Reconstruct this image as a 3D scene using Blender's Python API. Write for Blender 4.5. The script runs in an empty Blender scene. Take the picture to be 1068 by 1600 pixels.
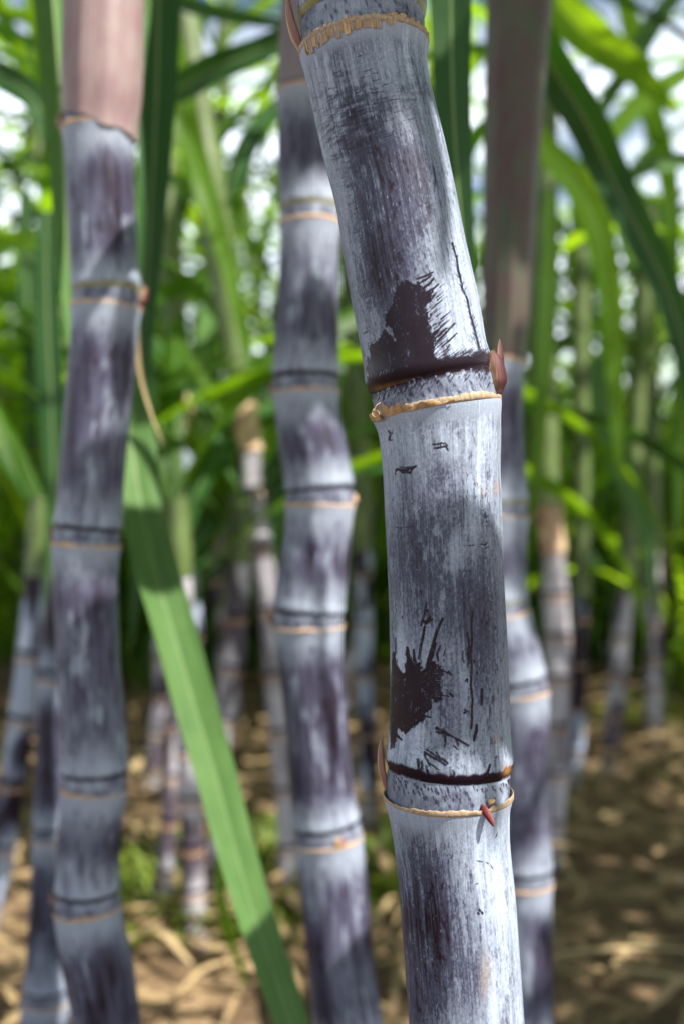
import bpy, math, random
import numpy as np
from mathutils import Vector

R = math.radians
rng = np.random.default_rng(7)
random.seed(7)
scn = bpy.context.scene
col = scn.collection

# ------------------------------------------------------------------ camera
F_PX, CX, CY = 1555.0, 534.0, 800.0            # photograph's focal length in its own pixels
PITCH = R(-2.2)
CAM = np.array([0.0, 0.0, 0.60])
FW = np.array([0, math.cos(PITCH), math.sin(PITCH)])
UP = np.array([0, -math.sin(PITCH), math.cos(PITCH)])
RT = np.array([1.0, 0, 0])
cam_d = bpy.data.cameras.new('camera')
cam = bpy.data.objects.new('camera', cam_d); col.objects.link(cam)
cam.location = CAM
cam.rotation_euler = (R(90) + PITCH, 0, 0)
cam_d.sensor_fit = 'VERTICAL'; cam_d.sensor_height = 36.0
cam_d.lens = 36.0 * F_PX / 1600.0
cam_d.clip_start = 0.01; cam_d.clip_end = 2000
cam_d.dof.use_dof = True
cam_d.dof.focus_distance = 0.335
cam_d.dof.aperture_fstop = 5.6
cam_d.dof.aperture_blades = 9
scn.camera = cam

# ------------------------------------------------------------------ light
SUN_EL, SUN_AZ = R(51), R(-34)                  # azimuth: from +X turned towards the camera
SUNV = np.array([math.cos(SUN_EL) * math.cos(SUN_AZ), math.cos(SUN_EL) * math.sin(SUN_AZ), math.sin(SUN_EL)])
ld = bpy.data.lights.new('sun', 'SUN'); sun = bpy.data.objects.new('sun', ld); col.objects.link(sun)
ld.energy = 5.0; ld.angle = R(0.53); ld.color = (1.0, 0.955, 0.88)
sun.rotation_euler = Vector(SUNV).to_track_quat('Z', 'Y').to_euler()
sun.location = (2, -1, 4)
W = bpy.data.worlds.new('World'); scn.world = W; W.use_nodes = True
wn = W.node_tree.nodes; wl = W.node_tree.links
bg = wn['Background']
sky = wn.new('ShaderNodeTexSky'); sky.sky_type = 'NISHITA'; sky.sun_disc = False
sky.sun_elevation = SUN_EL
sky.sun_rotation = math.atan2(SUNV[0], SUNV[1])
sky.air_density = 1.0; sky.dust_density = .6; sky.ozone_density = 2.5
# procedural clouds mixed over the sky
tc = wn.new('ShaderNodeTexCoord')
mp = wn.new('ShaderNodeMapping'); mp.inputs['Scale'].default_value = (2.2, 2.2, 5.0); mp.inputs['Location'].default_value = (0.3, 0.1, 0.45)
nz = wn.new('ShaderNodeTexNoise'); nz.inputs['Scale'].default_value = 1.6; nz.inputs['Detail'].default_value = 5
rp = wn.new('ShaderNodeValToRGB'); rp.color_ramp.elements[0].position = 0.34; rp.color_ramp.elements[1].position = 0.47
cm = wn.new('ShaderNodeMix'); cm.data_type = 'RGBA'
cm.inputs['B'].default_value = (20.0, 21.5, 24.0, 1)
wl.new(tc.outputs['Generated'], mp.inputs['Vector']); wl.new(mp.outputs[0], nz.inputs['Vector'])
sxyz = wn.new('ShaderNodeSeparateXYZ'); wl.new(tc.outputs['Generated'], sxyz.inputs[0])
lo = wn.new('ShaderNodeMapRange'); lo.inputs['From Min'].default_value = .42; lo.inputs['From Max'].default_value = .33      # clear overhead, cloud banks low down
wl.new(sxyz.outputs[2], lo.inputs['Value'])
cf = wn.new('ShaderNodeMath'); cf.operation = 'MULTIPLY'; wl.new(rp.outputs[0], cf.inputs[0]); wl.new(lo.outputs[0], cf.inputs[1])
wl.new(nz.outputs['Fac'], rp.inputs[0]); wl.new(cf.outputs[0], cm.inputs['Factor'])
wl.new(sky.outputs[0], cm.inputs['A']); wl.new(cm.outputs['Result'], bg.inputs['Color'])
bg.inputs['Strength'].default_value = 0.05
vs = scn.view_settings
vs.view_transform = 'Standard'; vs.look = 'None'; vs.gamma = 1; vs.exposure = 1.28
scn.cycles.use_denoising = True
scn.cycles.max_bounces = 10; scn.cycles.transparent_max_bounces = 8
scn.cycles.diffuse_bounces = 4; scn.cycles.glossy_bounces = 3; scn.cycles.transmission_bounces = 6
scn.cycles.sample_clamp_indirect = 6.0

# ------------------------------------------------------------------ helpers
def at(x, y, d):
    """photo pixel (x, y) at depth d metres -> world point"""
    return CAM + d * (FW + (x - CX) / F_PX * RT + (CY - y) / F_PX * UP)
def to_px(P):
    Q = P - CAM
    d = Q @ FW
    dd = np.where(np.abs(d) < 1e-6, 1e-6, d)
    return CX + F_PX * (Q @ RT) / dd, CY - F_PX * (Q @ UP) / dd, d
def nrm(v): return v / (np.linalg.norm(v, axis=-1, keepdims=True) + 1e-12)
def sstep(a, b, x):
    t = np.clip((x - a) / (b - a), 0, 1); return t * t * (3 - 2 * t)
def vnoise(S, T, cs, ct, seed):
    """value noise on the outer grid T x S with cell sizes cs, ct"""
    r = np.random.default_rng(seed)
    a = (S - S.min()) / cs; b = (T - T.min()) / ct
    G = r.random((int(b.max()) + 3, int(a.max()) + 3))
    ai = a.astype(int); bi = b.astype(int); af = a - ai; bf = b - bi
    af = af * af * (3 - 2 * af); bf = bf * bf * (3 - 2 * bf)
    g0 = G[bi][:, ai] * (1 - af) + G[bi][:, ai + 1] * af
    g1 = G[bi + 1][:, ai] * (1 - af) + G[bi + 1][:, ai + 1] * af
    return g0 * (1 - bf[:, None]) + g1 * bf[:, None]
def fbm(S, T, cs, ct, seed, o=3):
    v = 0; a = 1; tot = 0
    for i in range(o):
        v = v + a * vnoise(S, T, cs / 2 ** i, ct / 2 ** i, seed + 17 * i); tot += a; a *= 0.55
    return v / tot
def spline(keys, x):
    """smooth interpolation of key rows [k, v...] at x"""
    K = np.array(keys, float); o = np.argsort(K[:, 0]); K = K[o]
    k = K[:, 0]; V = K[:, 1:]
    m = np.gradient(V, k, axis=0)
    x = np.atleast_1d(x).astype(float)
    i = np.clip(np.searchsorted(k, x) - 1, 0, len(k) - 2)
    h = (k[i + 1] - k[i])[:, None]; t = ((x - k[i])[:, None]) / h
    lo = t < 0; hi = t > 1; tc_ = np.clip(t, 0, 1)
    h00 = 2 * tc_**3 - 3 * tc_**2 + 1; h10 = tc_**3 - 2 * tc_**2 + tc_
    h01 = -2 * tc_**3 + 3 * tc_**2; h11 = tc_**3 - tc_**2
    v = h00 * V[i] + h10 * h * m[i] + h01 * V[i + 1] + h11 * h * m[i + 1]
    v = np.where(lo, V[i] + m[i] * h * t, v); v = np.where(hi, V[i + 1] + m[i + 1] * h * (t - 1), v)
    return v
def catmull(P, n):
    P = np.array(P, float)
    L = np.concatenate([[0], np.cumsum(np.linalg.norm(np.diff(P, axis=0), axis=1))])
    return spline(np.column_stack([L, P]), np.linspace(0, L[-1], n))

def mesh_obj(name, V, Fc, mat=None, parent=None, attrs=None, smooth=True):
    me = bpy.data.meshes.new(name)
    V = np.ascontiguousarray(V, dtype=np.float32); Fc = np.ascontiguousarray(Fc, dtype=np.int32)
    nf, k = Fc.shape
    me.vertices.add(len(V)); me.vertices.foreach_set('co', V.ravel())
    me.loops.add(nf * k); me.loops.foreach_set('vertex_index', Fc.ravel())
    me.polygons.add(nf); me.polygons.foreach_set('loop_start', np.arange(nf, dtype=np.int32) * k)
    me.update(calc_edges=True); me.validate()
    if smooth: me.polygons.foreach_set('use_smooth', np.ones(len(me.polygons), dtype=bool))
    for an, (ty, A) in (attrs or {}).items():
        a = me.attributes.new(an, ty, 'POINT')
        a.data.foreach_set('color' if ty == 'FLOAT_COLOR' else 'vector' if ty == 'FLOAT_VECTOR' else 'value', np.ascontiguousarray(A, dtype=np.float32).ravel())
    if mat: me.materials.append(mat)
    o = bpy.data.objects.new(name, me); col.objects.link(o)
    if parent is not None: o.parent = parent; o.matrix_parent_inverse = parent.matrix_world.inverted() if False else o.matrix_parent_inverse
    return o
def grid_faces(nr, nc, off=0, flip=False):
    i = np.arange(nr - 1)[:, None] * nc + np.arange(nc - 1)[None]
    q = np.stack([i, i + 1, i + nc + 1, i + nc], -1).reshape(-1, 4) + off
    return q[:, ::-1] if flip else q
def tag(o, label=None, cat=None, group=None, kind=None):
    for k, v in (('label', label), ('category', cat), ('group', group), ('kind', kind)):
        if v: o[k] = v
def thing(name, loc, label, cat, group=None):
    o = bpy.data.objects.new(name, None); col.objects.link(o); o.location = loc
    o.empty_display_size = 0.05
    tag(o, label, cat, group); return o
def rel(V, root):                                # world vertices -> local to a root Empty without rotation
    return V - np.array(root.location)

# ------------------------------------------------------------------ materials
def new_mat(name):
    m = bpy.data.materials.new(name); m.use_nodes = True
    nt = m.node_tree; nt.nodes.clear()
    out = nt.nodes.new('ShaderNodeOutputMaterial'); p = nt.nodes.new('ShaderNodeBsdfPrincipled')
    nt.links.new(p.outputs[0], out.inputs[0]); return m, nt, p, out
def N(nt, t, **kw):
    n = nt.nodes.new(t)
    for k, v in kw.items():
        if k in ('op', 'operation'): n.operation = v
        elif hasattr(n, k): setattr(n, k, v)
        else: n.inputs[k].default_value = v
    return n
def ramp(nt, stops):
    n = nt.nodes.new('ShaderNodeValToRGB'); e = n.color_ramp.elements
    while len(e) > 1: e.remove(e[-1])
    e[0].position = stops[0][0]; e[0].color = (*stops[0][1], 1)
    for p, c in stops[1:]:
        k = e.new(p); k.color = (*c, 1)
    return n
def mapping(nt, src, scale):
    m = nt.nodes.new('ShaderNodeMapping'); m.inputs['Scale'].default_value = scale
    nt.links.new(src, m.inputs['Vector']); return m.outputs[0]
def noise(nt, vec, scale, detail=3, rough=.55):
    n = nt.nodes.new('ShaderNodeTexNoise'); n.inputs['Scale'].default_value = scale
    n.inputs['Detail'].default_value = detail; n.inputs['Roughness'].default_value = rough
    nt.links.new(vec, n.inputs['Vector']); return n.outputs['Fac']
def mixc(nt, f, a, b, mode='MIX'):
    m = nt.nodes.new('ShaderNodeMix'); m.data_type = 'RGBA'; m.blend_type = mode
    for s, v in (('Factor', f), ('A', a), ('B', b)):
        if hasattr(v, 'links'): nt.links.new(v, m.inputs[s])
        else: m.inputs[s].default_value = v if s == 'Factor' else (*v, 1)
    return m.outputs['Result']
def math_(nt, op, a, b=0.0, clamp=False):
    m = nt.nodes.new('ShaderNodeMath'); m.operation = op; m.use_clamp = clamp
    for i, v in enumerate((a, b)):
        if hasattr(v, 'links'): nt.links.new(v, m.inputs[i])
        else: m.inputs[i].default_value = v
    return m.outputs[0]
def attr(nt, name):
    a = nt.nodes.new('ShaderNodeAttribute'); a.attribute_name = name; return a

def cane_material(name, wax=(0.36, 0.415, 0.52), mid=(0.058, 0.062, 0.098)):
    """waxy bloom (skin.r) over purple rind, brown stains in skin.g, stitched along the grain"""
    m, nt, p, out = new_mat(name)
    a = attr(nt, 'skin'); st = attr(nt, 'st').outputs['Vector']
    sep = nt.nodes.new('ShaderNodeSeparateColor'); nt.links.new(a.outputs['Color'], sep.inputs[0])
    fib = noise(nt, mapping(nt, st, (2600, 55, 1)), 1.0, 4, .6)      # fine fibres along the stalk
    grn = noise(nt, mapping(nt, st, (1900, 1300, 1)), 1.0, 4, .65)   # powdery grain
    amt = ramp(nt, [(.0, (.12,) * 3), (.12, (.30,) * 3), (.35, (1,) * 3)]); nt.links.new(sep.outputs[0], amt.inputs[0])
    n_ = math_(nt, 'ADD', math_(nt, 'MULTIPLY', math_(nt, 'SUBTRACT', fib, .5), .42), math_(nt, 'MULTIPLY', math_(nt, 'SUBTRACT', grn, .5), .34))
    w = math_(nt, 'ADD', sep.outputs[0], math_(nt, 'MULTIPLY', n_, amt.outputs[0]), True)
    cr = ramp(nt, [(0.0, (0.0080, 0.0028, 0.0060)), (0.16, (0.017, 0.011, 0.019)), (0.45, mid), (0.74, tuple(.58 * v for v in wax)), (1.0, wax)])
    nt.links.new(w, cr.inputs[0])
    c = mixc(nt, sep.outputs[1], cr.outputs[0], (0.30, 0.155, 0.05))
    c = mixc(nt, sep.outputs[2], c, (0.33, 0.30, 0.07))
    nt.links.new(c, p.inputs['Base Color'])
    r = math_(nt, 'ADD', math_(nt, 'MULTIPLY', w, .30), .34)
    nt.links.new(r, p.inputs['Roughness'])
    p.inputs['Specular IOR Level'].default_value = .16
    b = nt.nodes.new('ShaderNodeBump'); b.inputs['Strength'].default_value = .35; b.inputs['Distance'].default_value = .00012
    h = math_(nt, 'ADD', math_(nt, 'MULTIPLY', fib, .7), math_(nt, 'MULTIPLY', w, .8))
    nt.links.new(h, b.inputs['Height']); nt.links.new(b.outputs[0], p.inputs['Normal'])
    return m
M_CANE = cane_material('waxy_purple_rind')
M_CANE_NEAR = cane_material('waxy_plum_rind', (0.40, 0.45, 0.55), (0.062, 0.060, 0.096))
M_CANE_FAR = cane_material('waxy_rind_of_thin_canes', (0.44, 0.42, 0.45), (0.09, 0.072, 0.09))

def fibre_material(name, c0, c1, scale=(1500, 60, 1), rough=.7, trans=0.0, c2=None):
    m, nt, p, out = new_mat(name)
    st = attr(nt, 'st').outputs['Vector']
    f = noise(nt, mapping(nt, st, scale), 1.0, 4, .6)
    cr = ramp(nt, [(.28, c0), (.72, c1)]); nt.links.new(f, cr.inputs[0])
    c = cr.outputs[0]
    if c2:
        g = noise(nt, mapping(nt, st, (60, 25, 1)), 1.0, 3, .6)
        k = ramp(nt, [(.42, (0, 0, 0)), (.62, (1, 1, 1))]); nt.links.new(g, k.inputs[0])
        c = mixc(nt, k.outputs[0], c, c2)
    nt.links.new(c, p.inputs['Base Color']); p.inputs['Roughness'].default_value = rough
    b = nt.nodes.new('ShaderNodeBump'); b.inputs['Strength'].default_value = .5; b.inputs['Distance'].default_value = .0003
    nt.links.new(f, b.inputs['Height']); nt.links.new(b.outputs[0], p.inputs['Normal'])
    return m
M_SCAR = fibre_material('dry_scar_rim', (0.12, 0.07, 0.035), (0.46, 0.36, 0.24), (900, 600, 1), c2=(0.26, 0.18, 0.12))
M_SCAR_TAN = fibre_material('orange_tan_scar_rim', (0.24, 0.12, 0.05), (0.60, 0.42, 0.24), (350, 250, 1))
M_HUSK = fibre_material('torn_husk_fibre', (0.14, 0.06, 0.025), (0.50, 0.33, 0.16), (2500, 120, 1))
M_SHEATH_PINK = fibre_material('mauve_leaf_sheath', (0.11, 0.075, 0.08), (0.34, 0.255, 0.235), (900, 9, 1), .6, c2=(0.20, 0.12, 0.125))
M_SHEATH_GREEN = fibre_material('green_brown_leaf_sheath', (0.016, 0.050, 0.014), (0.085, 0.055, 0.040), (110, 4, 1), .55, c2=(0.060, 0.026, 0.026))
M_SHEATH_GREY = fibre_material('greyish_purple_sheath', (0.10, 0.085, 0.10), (0.22, 0.18, 0.19), (500, 9, 1), .55)
M_SHEATH_DRY = fibre_material('dry_tan_leaf_sheath', (0.34, 0.22, 0.12), (0.62, 0.47, 0.30), (600, 10, 1), .65, c2=(0.24, 0.13, 0.08))
M_SHEATH_FAR = fibre_material('olive_leaf_sheath', (0.03, 0.06, 0.012), (0.10, 0.12, 0.035), (500, 8, 1), .5, c2=(0.09, 0.14, 0.03))

def bud_material(name, c0, c1, c2):
    m, nt, p, out = new_mat(name)
    st = attr(nt, 'st')
    sp = nt.nodes.new('ShaderNodeSeparateXYZ'); nt.links.new(st.outputs['Vector'], sp.inputs[0])
    f = noise(nt, mapping(nt, st.outputs['Vector'], (5.5, 1.1, 1)), 1.6, 5, .65)
    g = math_(nt, 'ADD', math_(nt, 'MULTIPLY', sp.outputs[0], .75), math_(nt, 'MULTIPLY', f, .75))
    cr = ramp(nt, [(.32, c0), (.55, c1), (.85, c2)]); nt.links.new(g, cr.inputs[0])
    nt.links.new(cr.outputs[0], p.inputs['Base Color']); p.inputs['Roughness'].default_value = .62; p.inputs['Specular IOR Level'].default_value = .3
    b = nt.nodes.new('ShaderNodeBump'); b.inputs['Strength'].default_value = .6; b.inputs['Distance'].default_value = .0004
    nt.links.new(f, b.inputs['Height']); nt.links.new(b.outputs[0], p.inputs['Normal'])
    return m
M_BUD = bud_material('crimson_bud_scale', (0.30, 0.21, 0.12), (0.13, 0.048, 0.040), (0.042, 0.008, 0.013))
M_BUD_DRY = bud_material('dry_bud_scale', (0.30, 0.18, 0.09), (0.46, 0.32, 0.19), (0.20, 0.10, 0.08))
M_ROOT = bud_material('pink_root_tip', (0.28, 0.13, 0.09), (0.20, 0.05, 0.045), (0.10, 0.008, 0.012))

def leaf_material(name, c0, c1, tr, tfac=.42, rough=.42, rib=.55, veins=17):
    m, nt, p, out = new_mat(name)
    lf = attr(nt, 'lf'); sp = nt.nodes.new('ShaderNodeSeparateXYZ'); nt.links.new(lf.outputs['Vector'], sp.inputs[0])
    oi = nt.nodes.new('ShaderNodeObjectInfo')
    au = math_(nt, 'ABSOLUTE', sp.outputs[0])
    vein = noise(nt, mapping(nt, lf.outputs['Vector'], (veins, 1.2, 1)), 1.0, 3, .7)
    blot = noise(nt, mapping(nt, lf.outputs['Vector'], (1.2, 9, 1)), 1.0, 3, .6)
    f = math_(nt, 'ADD', math_(nt, 'MULTIPLY', vein, .7), math_(nt, 'MULTIPLY', blot, .5))
    f = math_(nt, 'ADD', f, math_(nt, 'MULTIPLY', math_(nt, 'SUBTRACT', oi.outputs['Random'], .5), .35))
    cr = ramp(nt, [(.25, c0), (.9, c1)]); nt.links.new(f, cr.inputs[0])
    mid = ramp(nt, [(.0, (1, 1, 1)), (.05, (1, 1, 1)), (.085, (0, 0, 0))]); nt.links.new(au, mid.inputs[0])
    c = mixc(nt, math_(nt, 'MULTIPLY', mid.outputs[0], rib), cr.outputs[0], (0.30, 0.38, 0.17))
    nt.links.new(c, p.inputs['Base Color']); p.inputs['Roughness'].default_value = rough
    p.inputs['Specular IOR Level'].default_value = .22
    b = nt.nodes.new('ShaderNodeBump'); b.inputs['Strength'].default_value = .5; b.inputs['Distance'].default_value = .0006
    nt.links.new(vein, b.inputs['Height']); nt.links.new(b.outputs[0], p.inputs['Normal'])
    t = nt.nodes.new('ShaderNodeBsdfTranslucent')
    tcx = mixc(nt, vein, tuple(.75 * v for v in tr), tr)
    nt.links.new(tcx, t.inputs['Color'])
    ms = nt.nodes.new('ShaderNodeMixShader'); ms.inputs[0].default_value = tfac
    nt.links.new(p.outputs[0], ms.inputs[1]); nt.links.new(t.outputs[0], ms.inputs[2])
    nt.links.new(ms.outputs[0], out.inputs[0])
    return m
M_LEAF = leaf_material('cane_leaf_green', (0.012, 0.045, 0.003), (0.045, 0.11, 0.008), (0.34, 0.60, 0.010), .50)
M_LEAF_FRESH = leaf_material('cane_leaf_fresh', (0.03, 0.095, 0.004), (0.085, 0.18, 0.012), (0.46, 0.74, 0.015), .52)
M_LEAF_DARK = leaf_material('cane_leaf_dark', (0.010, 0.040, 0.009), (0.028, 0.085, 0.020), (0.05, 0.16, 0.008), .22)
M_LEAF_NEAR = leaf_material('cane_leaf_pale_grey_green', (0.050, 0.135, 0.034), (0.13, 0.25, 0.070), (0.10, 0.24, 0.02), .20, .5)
M_LEAF_SLANT = leaf_material('slanting_leaf_pale_green', (0.020, 0.075, 0.014), (0.115, 0.205, 0.055), (0.09, 0.21, 0.02), .18, .55, .18, 7)
M_LEAF_DRY = leaf_material('cane_leaf_dry', (0.36, 0.24, 0.11), (0.60, 0.46, 0.26), (0.45, 0.30, 0.12), .25, .6)

# ------------------------------------------------------------------ leaves
LIT = []      # sunlit points of the near canes and leaves: no overhead blade may cover them
def blocks_lit(P, w):
    k = np.linspace(0, len(P) - 1, 90); P = np.stack([np.interp(k, np.arange(len(P)), P[:, i]) for i in range(3)], -1)
    for q, rad in LIT:
        D = P - q
        t = D @ SUNV
        dist = np.linalg.norm(D - t[:, None] * SUNV, axis=1)
        if np.any((t > .12) & (dist < w * .5 + rad)): return True
    return False
def leaf_mesh(name, P, width, mat, parent, side=None, twist=0.0, nseg=26, ncr=5, base=.55, fold=.22, wave=.12, seed=0, tip=True, faceto=None, maxpow=.75):
    """a blade along world path P: widest at a third, tapering to a tip, folded at the midrib, rippled"""
    C = catmull(P, nseg)
    v = np.linspace(0, 1, nseg)
    T = nrm(np.gradient(C, axis=0))
    if faceto is not None:
        nn = nrm(np.array(faceto) - C) if np.ndim(faceto) else None
        S = nrm(np.cross(nn, T))
    else:
        if side is None: side = np.cross(T.mean(0), [0, 0, 1.0]) + 1e-4
        s0 = nrm(np.array(side, float)); S = nrm(s0 - (T @ s0)[:, None] * T)
    Nn = nrm(np.cross(T, S))
    r = np.random.default_rng(seed)
    tw = twist * v + .10 * np.sin(v * 7 + r.random() * 6)
    S2 = S * np.cos(tw)[:, None] + Nn * np.sin(tw)[:, None]; N2 = np.cross(T, S2)
    wp = np.minimum(base + (1 - base) * sstep(0, .3, v), 1.0)
    if tip: wp = wp * np.clip((1 - v) / .62, 0, 1) ** maxpow
    w = width * .5 * np.maximum(wp, .012)
    u = np.linspace(-1, 1, ncr)
    ph = r.random() * 6.28
    V = (C[:, None] + S2[:, None] * (u[None, :, None] * w[:, None, None])
         + N2[:, None] * ((np.abs(u)[None] * fold * w[:, None] + wave * w[:, None] * u[None] ** 2 * np.sin(v[:, None] * 23 + ph + u[None] * 2.2))[..., None]))
    lf = np.stack([np.broadcast_to(u[None], (nseg, ncr)), np.broadcast_to(v[:, None] * 1.0, (nseg, ncr)) * 3 + r.random() * 9, np.zeros((nseg, ncr))], -1)
    Vf = V.reshape(-1, 3)
    if parent is not None: Vf = rel(Vf, parent)
    return mesh_obj(name, Vf, grid_faces(nseg, ncr), mat, parent, {'lf': ('FLOAT_VECTOR', lf.reshape(-1, 3))})
def arch(base, az, el0, L, droop, n=14, curl=0.0):
    """path of a blade that leaves base at elevation el0 and arches over"""
    P = [np.array(base, float)]; ds = L / (n - 1)
    for i in range(1, n):
        k = i / (n - 1)
        el = el0 - droop * k ** 1.25
        a = az + curl * k
        P.append(P[-1] + ds * np.array([math.cos(el) * math.cos(a), math.cos(el) * math.sin(a), math.sin(el)]))
    return np.array(P)

# ------------------------------------------------------------------ canes
BUDZ = .0095     # height of a root band
def smear(S, T, Lint, seed, dark=1.0):
    """general wax pattern of one internode: S arc (m), T height above its lower ring (m)"""
    a = fbm(S, T, .024, .07, seed, 3)                # broad clouds
    b = fbm(S, T, .0030, .06, seed + 5, 3)            # streaks along the grain
    c = fbm(S, T, .0012, .012, seed + 9, 3)           # short scuffs
    e = np.minimum(T, Lint - T)[:, None]
    env = sstep(.004, .034, e)
    w = .76 - dark * env * (.16 + .50 * sstep(.28, .78, .60 * a + .40 * b)) - .22 * sstep(.58, .75, c) + .22 * sstep(.60, .8, fbm(S, T, .005, .02, seed + 21, 3)) * env
    return np.clip(w + .20 * (b - .5), .0, 1)

def build_cane(root, spine, nodes, res=.0012, seed=0, mat=None, nback=1.0, painter=None, sheath_from=None, dark=1.0, olive=(), top_t=None,
               scar_mat=None, merged=False, scar_amp=1.0):
    """spine(t)->centre, radius ; nodes = heights t of the leaf scars (from below up). t in metres along the spine."""
    mat = mat or M_CANE
    def frame(t):
        C, Rr = spine(t)
        e = .010
        Ca, _ = spine(t - e); Cb, _ = spine(t + e)
        T = nrm(Cb - Ca)
        X = nrm(RT - (T @ RT)[:, None] * T); Y = np.cross(T, X)       # Y points away from the camera
        return C, Rr, T, X, Y
    parts = []
    rmean = float(np.mean(spine(np.array(nodes))[1]))
    # angle 0 faces the camera; fine columns in front, coarse ones behind
    fa = R(105); nf = max(8, int(2 * fa * rmean / res)); nb = max(5, int((2 * math.pi - 2 * fa) * rmean / (res * nback)))
    A = np.concatenate([np.linspace(-fa, fa, nf), np.linspace(fa, 2 * math.pi - fa, nb)[1:]])
    roll = (nf + nb // 2)
    A = np.concatenate([A[roll:-1] - 2 * math.pi, A[:roll + 1]]) if True else A
    nc = len(A)
    def ringpt(C, Rr, X, Y):
        d = X[:, None] * np.sin(A)[None, :, None] - Y[:, None] * np.cos(A)[None, :, None]
        return C[:, None] + d * Rr[..., None], d
    def prof(t):
        """radius multiplier near nodes"""
        k = np.zeros_like(t)
        for n in nodes:
            x = t - n
            k += .045 * np.exp(-((x + .0004) / .0038) ** 2) * (x <= 0) + .012 * np.exp(-((x + .014) / .006) ** 2) * 0
            k += .030 * np.exp(-((x - BUDZ - .0045) / .004) ** 2)
            k += -.022 * np.exp(-((x - BUDZ) / .0013) ** 2)
            k += -.018 * np.exp(-((x + .020) / .012) ** 2) * (x <= 0)
            k += (-.008) * ((x > 0) & (x < BUDZ))
        return k
    def sheet(name, t0, t1, kind, n, seedk, p=root):
        nr = max(4, int((t1 - t0) / res) + 1)
        t = np.linspace(t0, t1, nr)
        C, Rr, T, X, Y = frame(t)
        S = A * rmean
        Rg = (Rr * (1 + prof(t)))[:, None] * (1 + .006 * np.cos(2 * A + seed))[None]
        Rg = Rg + .00012 * (fbm(S, t, .004, .03, seedk + 91, 2) - .5)
        V, d = ringpt(C, Rg, X, Y)
        sk = np.zeros((nr, nc, 4)); sk[..., 3] = 1
        Tm = t - t0
        Lint = t1 - t0
        if kind == 'internode':
            w = smear(S, Tm, Lint, seedk, dark)
            # dark growth ring low down
            jag = .0008 * (vnoise(S, t, .0012, 9, seedk + 3) - .5) + .0007 * (vnoise(S, t, .006, 9, seedk + 4) - .5)
            x = Tm[:, None] + jag
            gr = np.exp(-((x - .0012) / .0013) ** 2)
            if n in olive: sk[..., 2] = .75 * gr; w = np.maximum(w * (1 - .5 * gr), 0)
            else: w = w * (1 - .98 * gr)
            w = np.maximum(w, .78 * sstep(.020, .004, Lint - Tm)[:, None] * (w > .2))
        elif kind == 'band':
            w = .62 + .5 * (fbm(S, t, .006, .006, seedk, 3) - .5) + np.zeros((nr, nc))
            # root primordia: two staggered rows of little dark ticks
            for row, h0 in enumerate((.0030, .0052, .0072)):
                k = .0042 * (1 + .15 * row)
                ph = (S / k + .37 * row + .15 * np.sin(S * 400)) % 1.0
                hh = Tm[:, None] - h0 - .0006 * np.sin(S * 900 + row)[None]
                tick = np.exp(-(((ph - .5)[None] * k + hh * .35) / .00045) ** 2 - (hh / .0009) ** 2)
                rr = np.random.default_rng(seedk + row).random(400)
                on = rr[(np.floor(S / k + .37 * row + .15 * np.sin(S * 400)).astype(int)) % 400] > .35
                w = w - .30 * tick * on[None]
        if painter: w = painter(kind, n, S, Tm, V, w, sk, Lint)
        sk[..., 0] = np.clip(w, 0, 1)
        st = np.stack([np.broadcast_to(S[None] + seedk % 7, (nr, nc)), np.broadcast_to(t[:, None], (nr, nc)), np.zeros((nr, nc))], -1)
        o = mesh_obj(name, rel(V.reshape(-1, 3), p), grid_faces(nr, nc), mat, p,
                     {'skin': ('FLOAT_COLOR', sk.reshape(-1, 4)), 'st': ('FLOAT_VECTOR', st.reshape(-1, 3))})
        return o
    for i, n in enumerate(nodes[:-1]):
        sheet('internode', n + BUDZ, nodes[i + 1], 'internode', i, seed * 31 + i * 7)
        sheet('root_band', n, n + BUDZ, 'band', i, seed * 57 + i * 11 + 3)
    # leaf-scar rims: a ragged papery lip
    for i, n in enumerate(nodes[:-1]):
        q = 0
        rr = np.random.default_rng(seed * 5 + i)
        nA = max(24, nc // 2); Ar = np.linspace(-math.pi, math.pi, nA)
        S = Ar * rmean
        jag = vnoise(S, np.array([0.]), .0011, 1, seed + i)[0]; slow = vnoise(S, np.array([0.]), .011, 1, seed + i + 50)[0]
        h = (.0003 + .0014 * slow ** 1.5 * scar_amp + .0007 * jag)
        out_ = .0003 + .0004 * slow + .00008 * jag
        prof_pts = [(-.0011, -.3), (-.0006, .5), (-.0001, 1.0), (.5, .9), (1.0, .8), (.9, .3), (.1, -.3)]
        rows = []
        for a_, b_ in prof_pts:
            zz = (n + (a_ if a_ < 0 else a_ * h)) + np.zeros(nA)
            Cc, Rr, T, X, Y = frame(np.array([n])); 
            d = X[0][None] * np.sin(Ar)[:, None] - Y[0][None] * np.cos(Ar)[:, None]
            rad = Rr[0] * 1.038 + (b_ * out_ if b_ > 0 else b_ * .001)
            rows.append(Cc[0] + T[0] * (zz - n)[:, None] + d * np.broadcast_to(rad, (nA,))[:, None])
        V = np.array(rows)
        st = np.stack([np.broadcast_to(S[None], (len(rows), nA)), np.broadcast_to(np.arange(len(rows))[:, None] * .0006, (len(rows), nA)), np.zeros((len(rows), nA))], -1)
        mesh_obj('leaf_scar', rel(V.reshape(-1, 3), root), grid_faces(len(rows), nA), scar_mat or M_SCAR, root, {'st': ('FLOAT_VECTOR', st.reshape(-1, 3))})
    return frame

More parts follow.
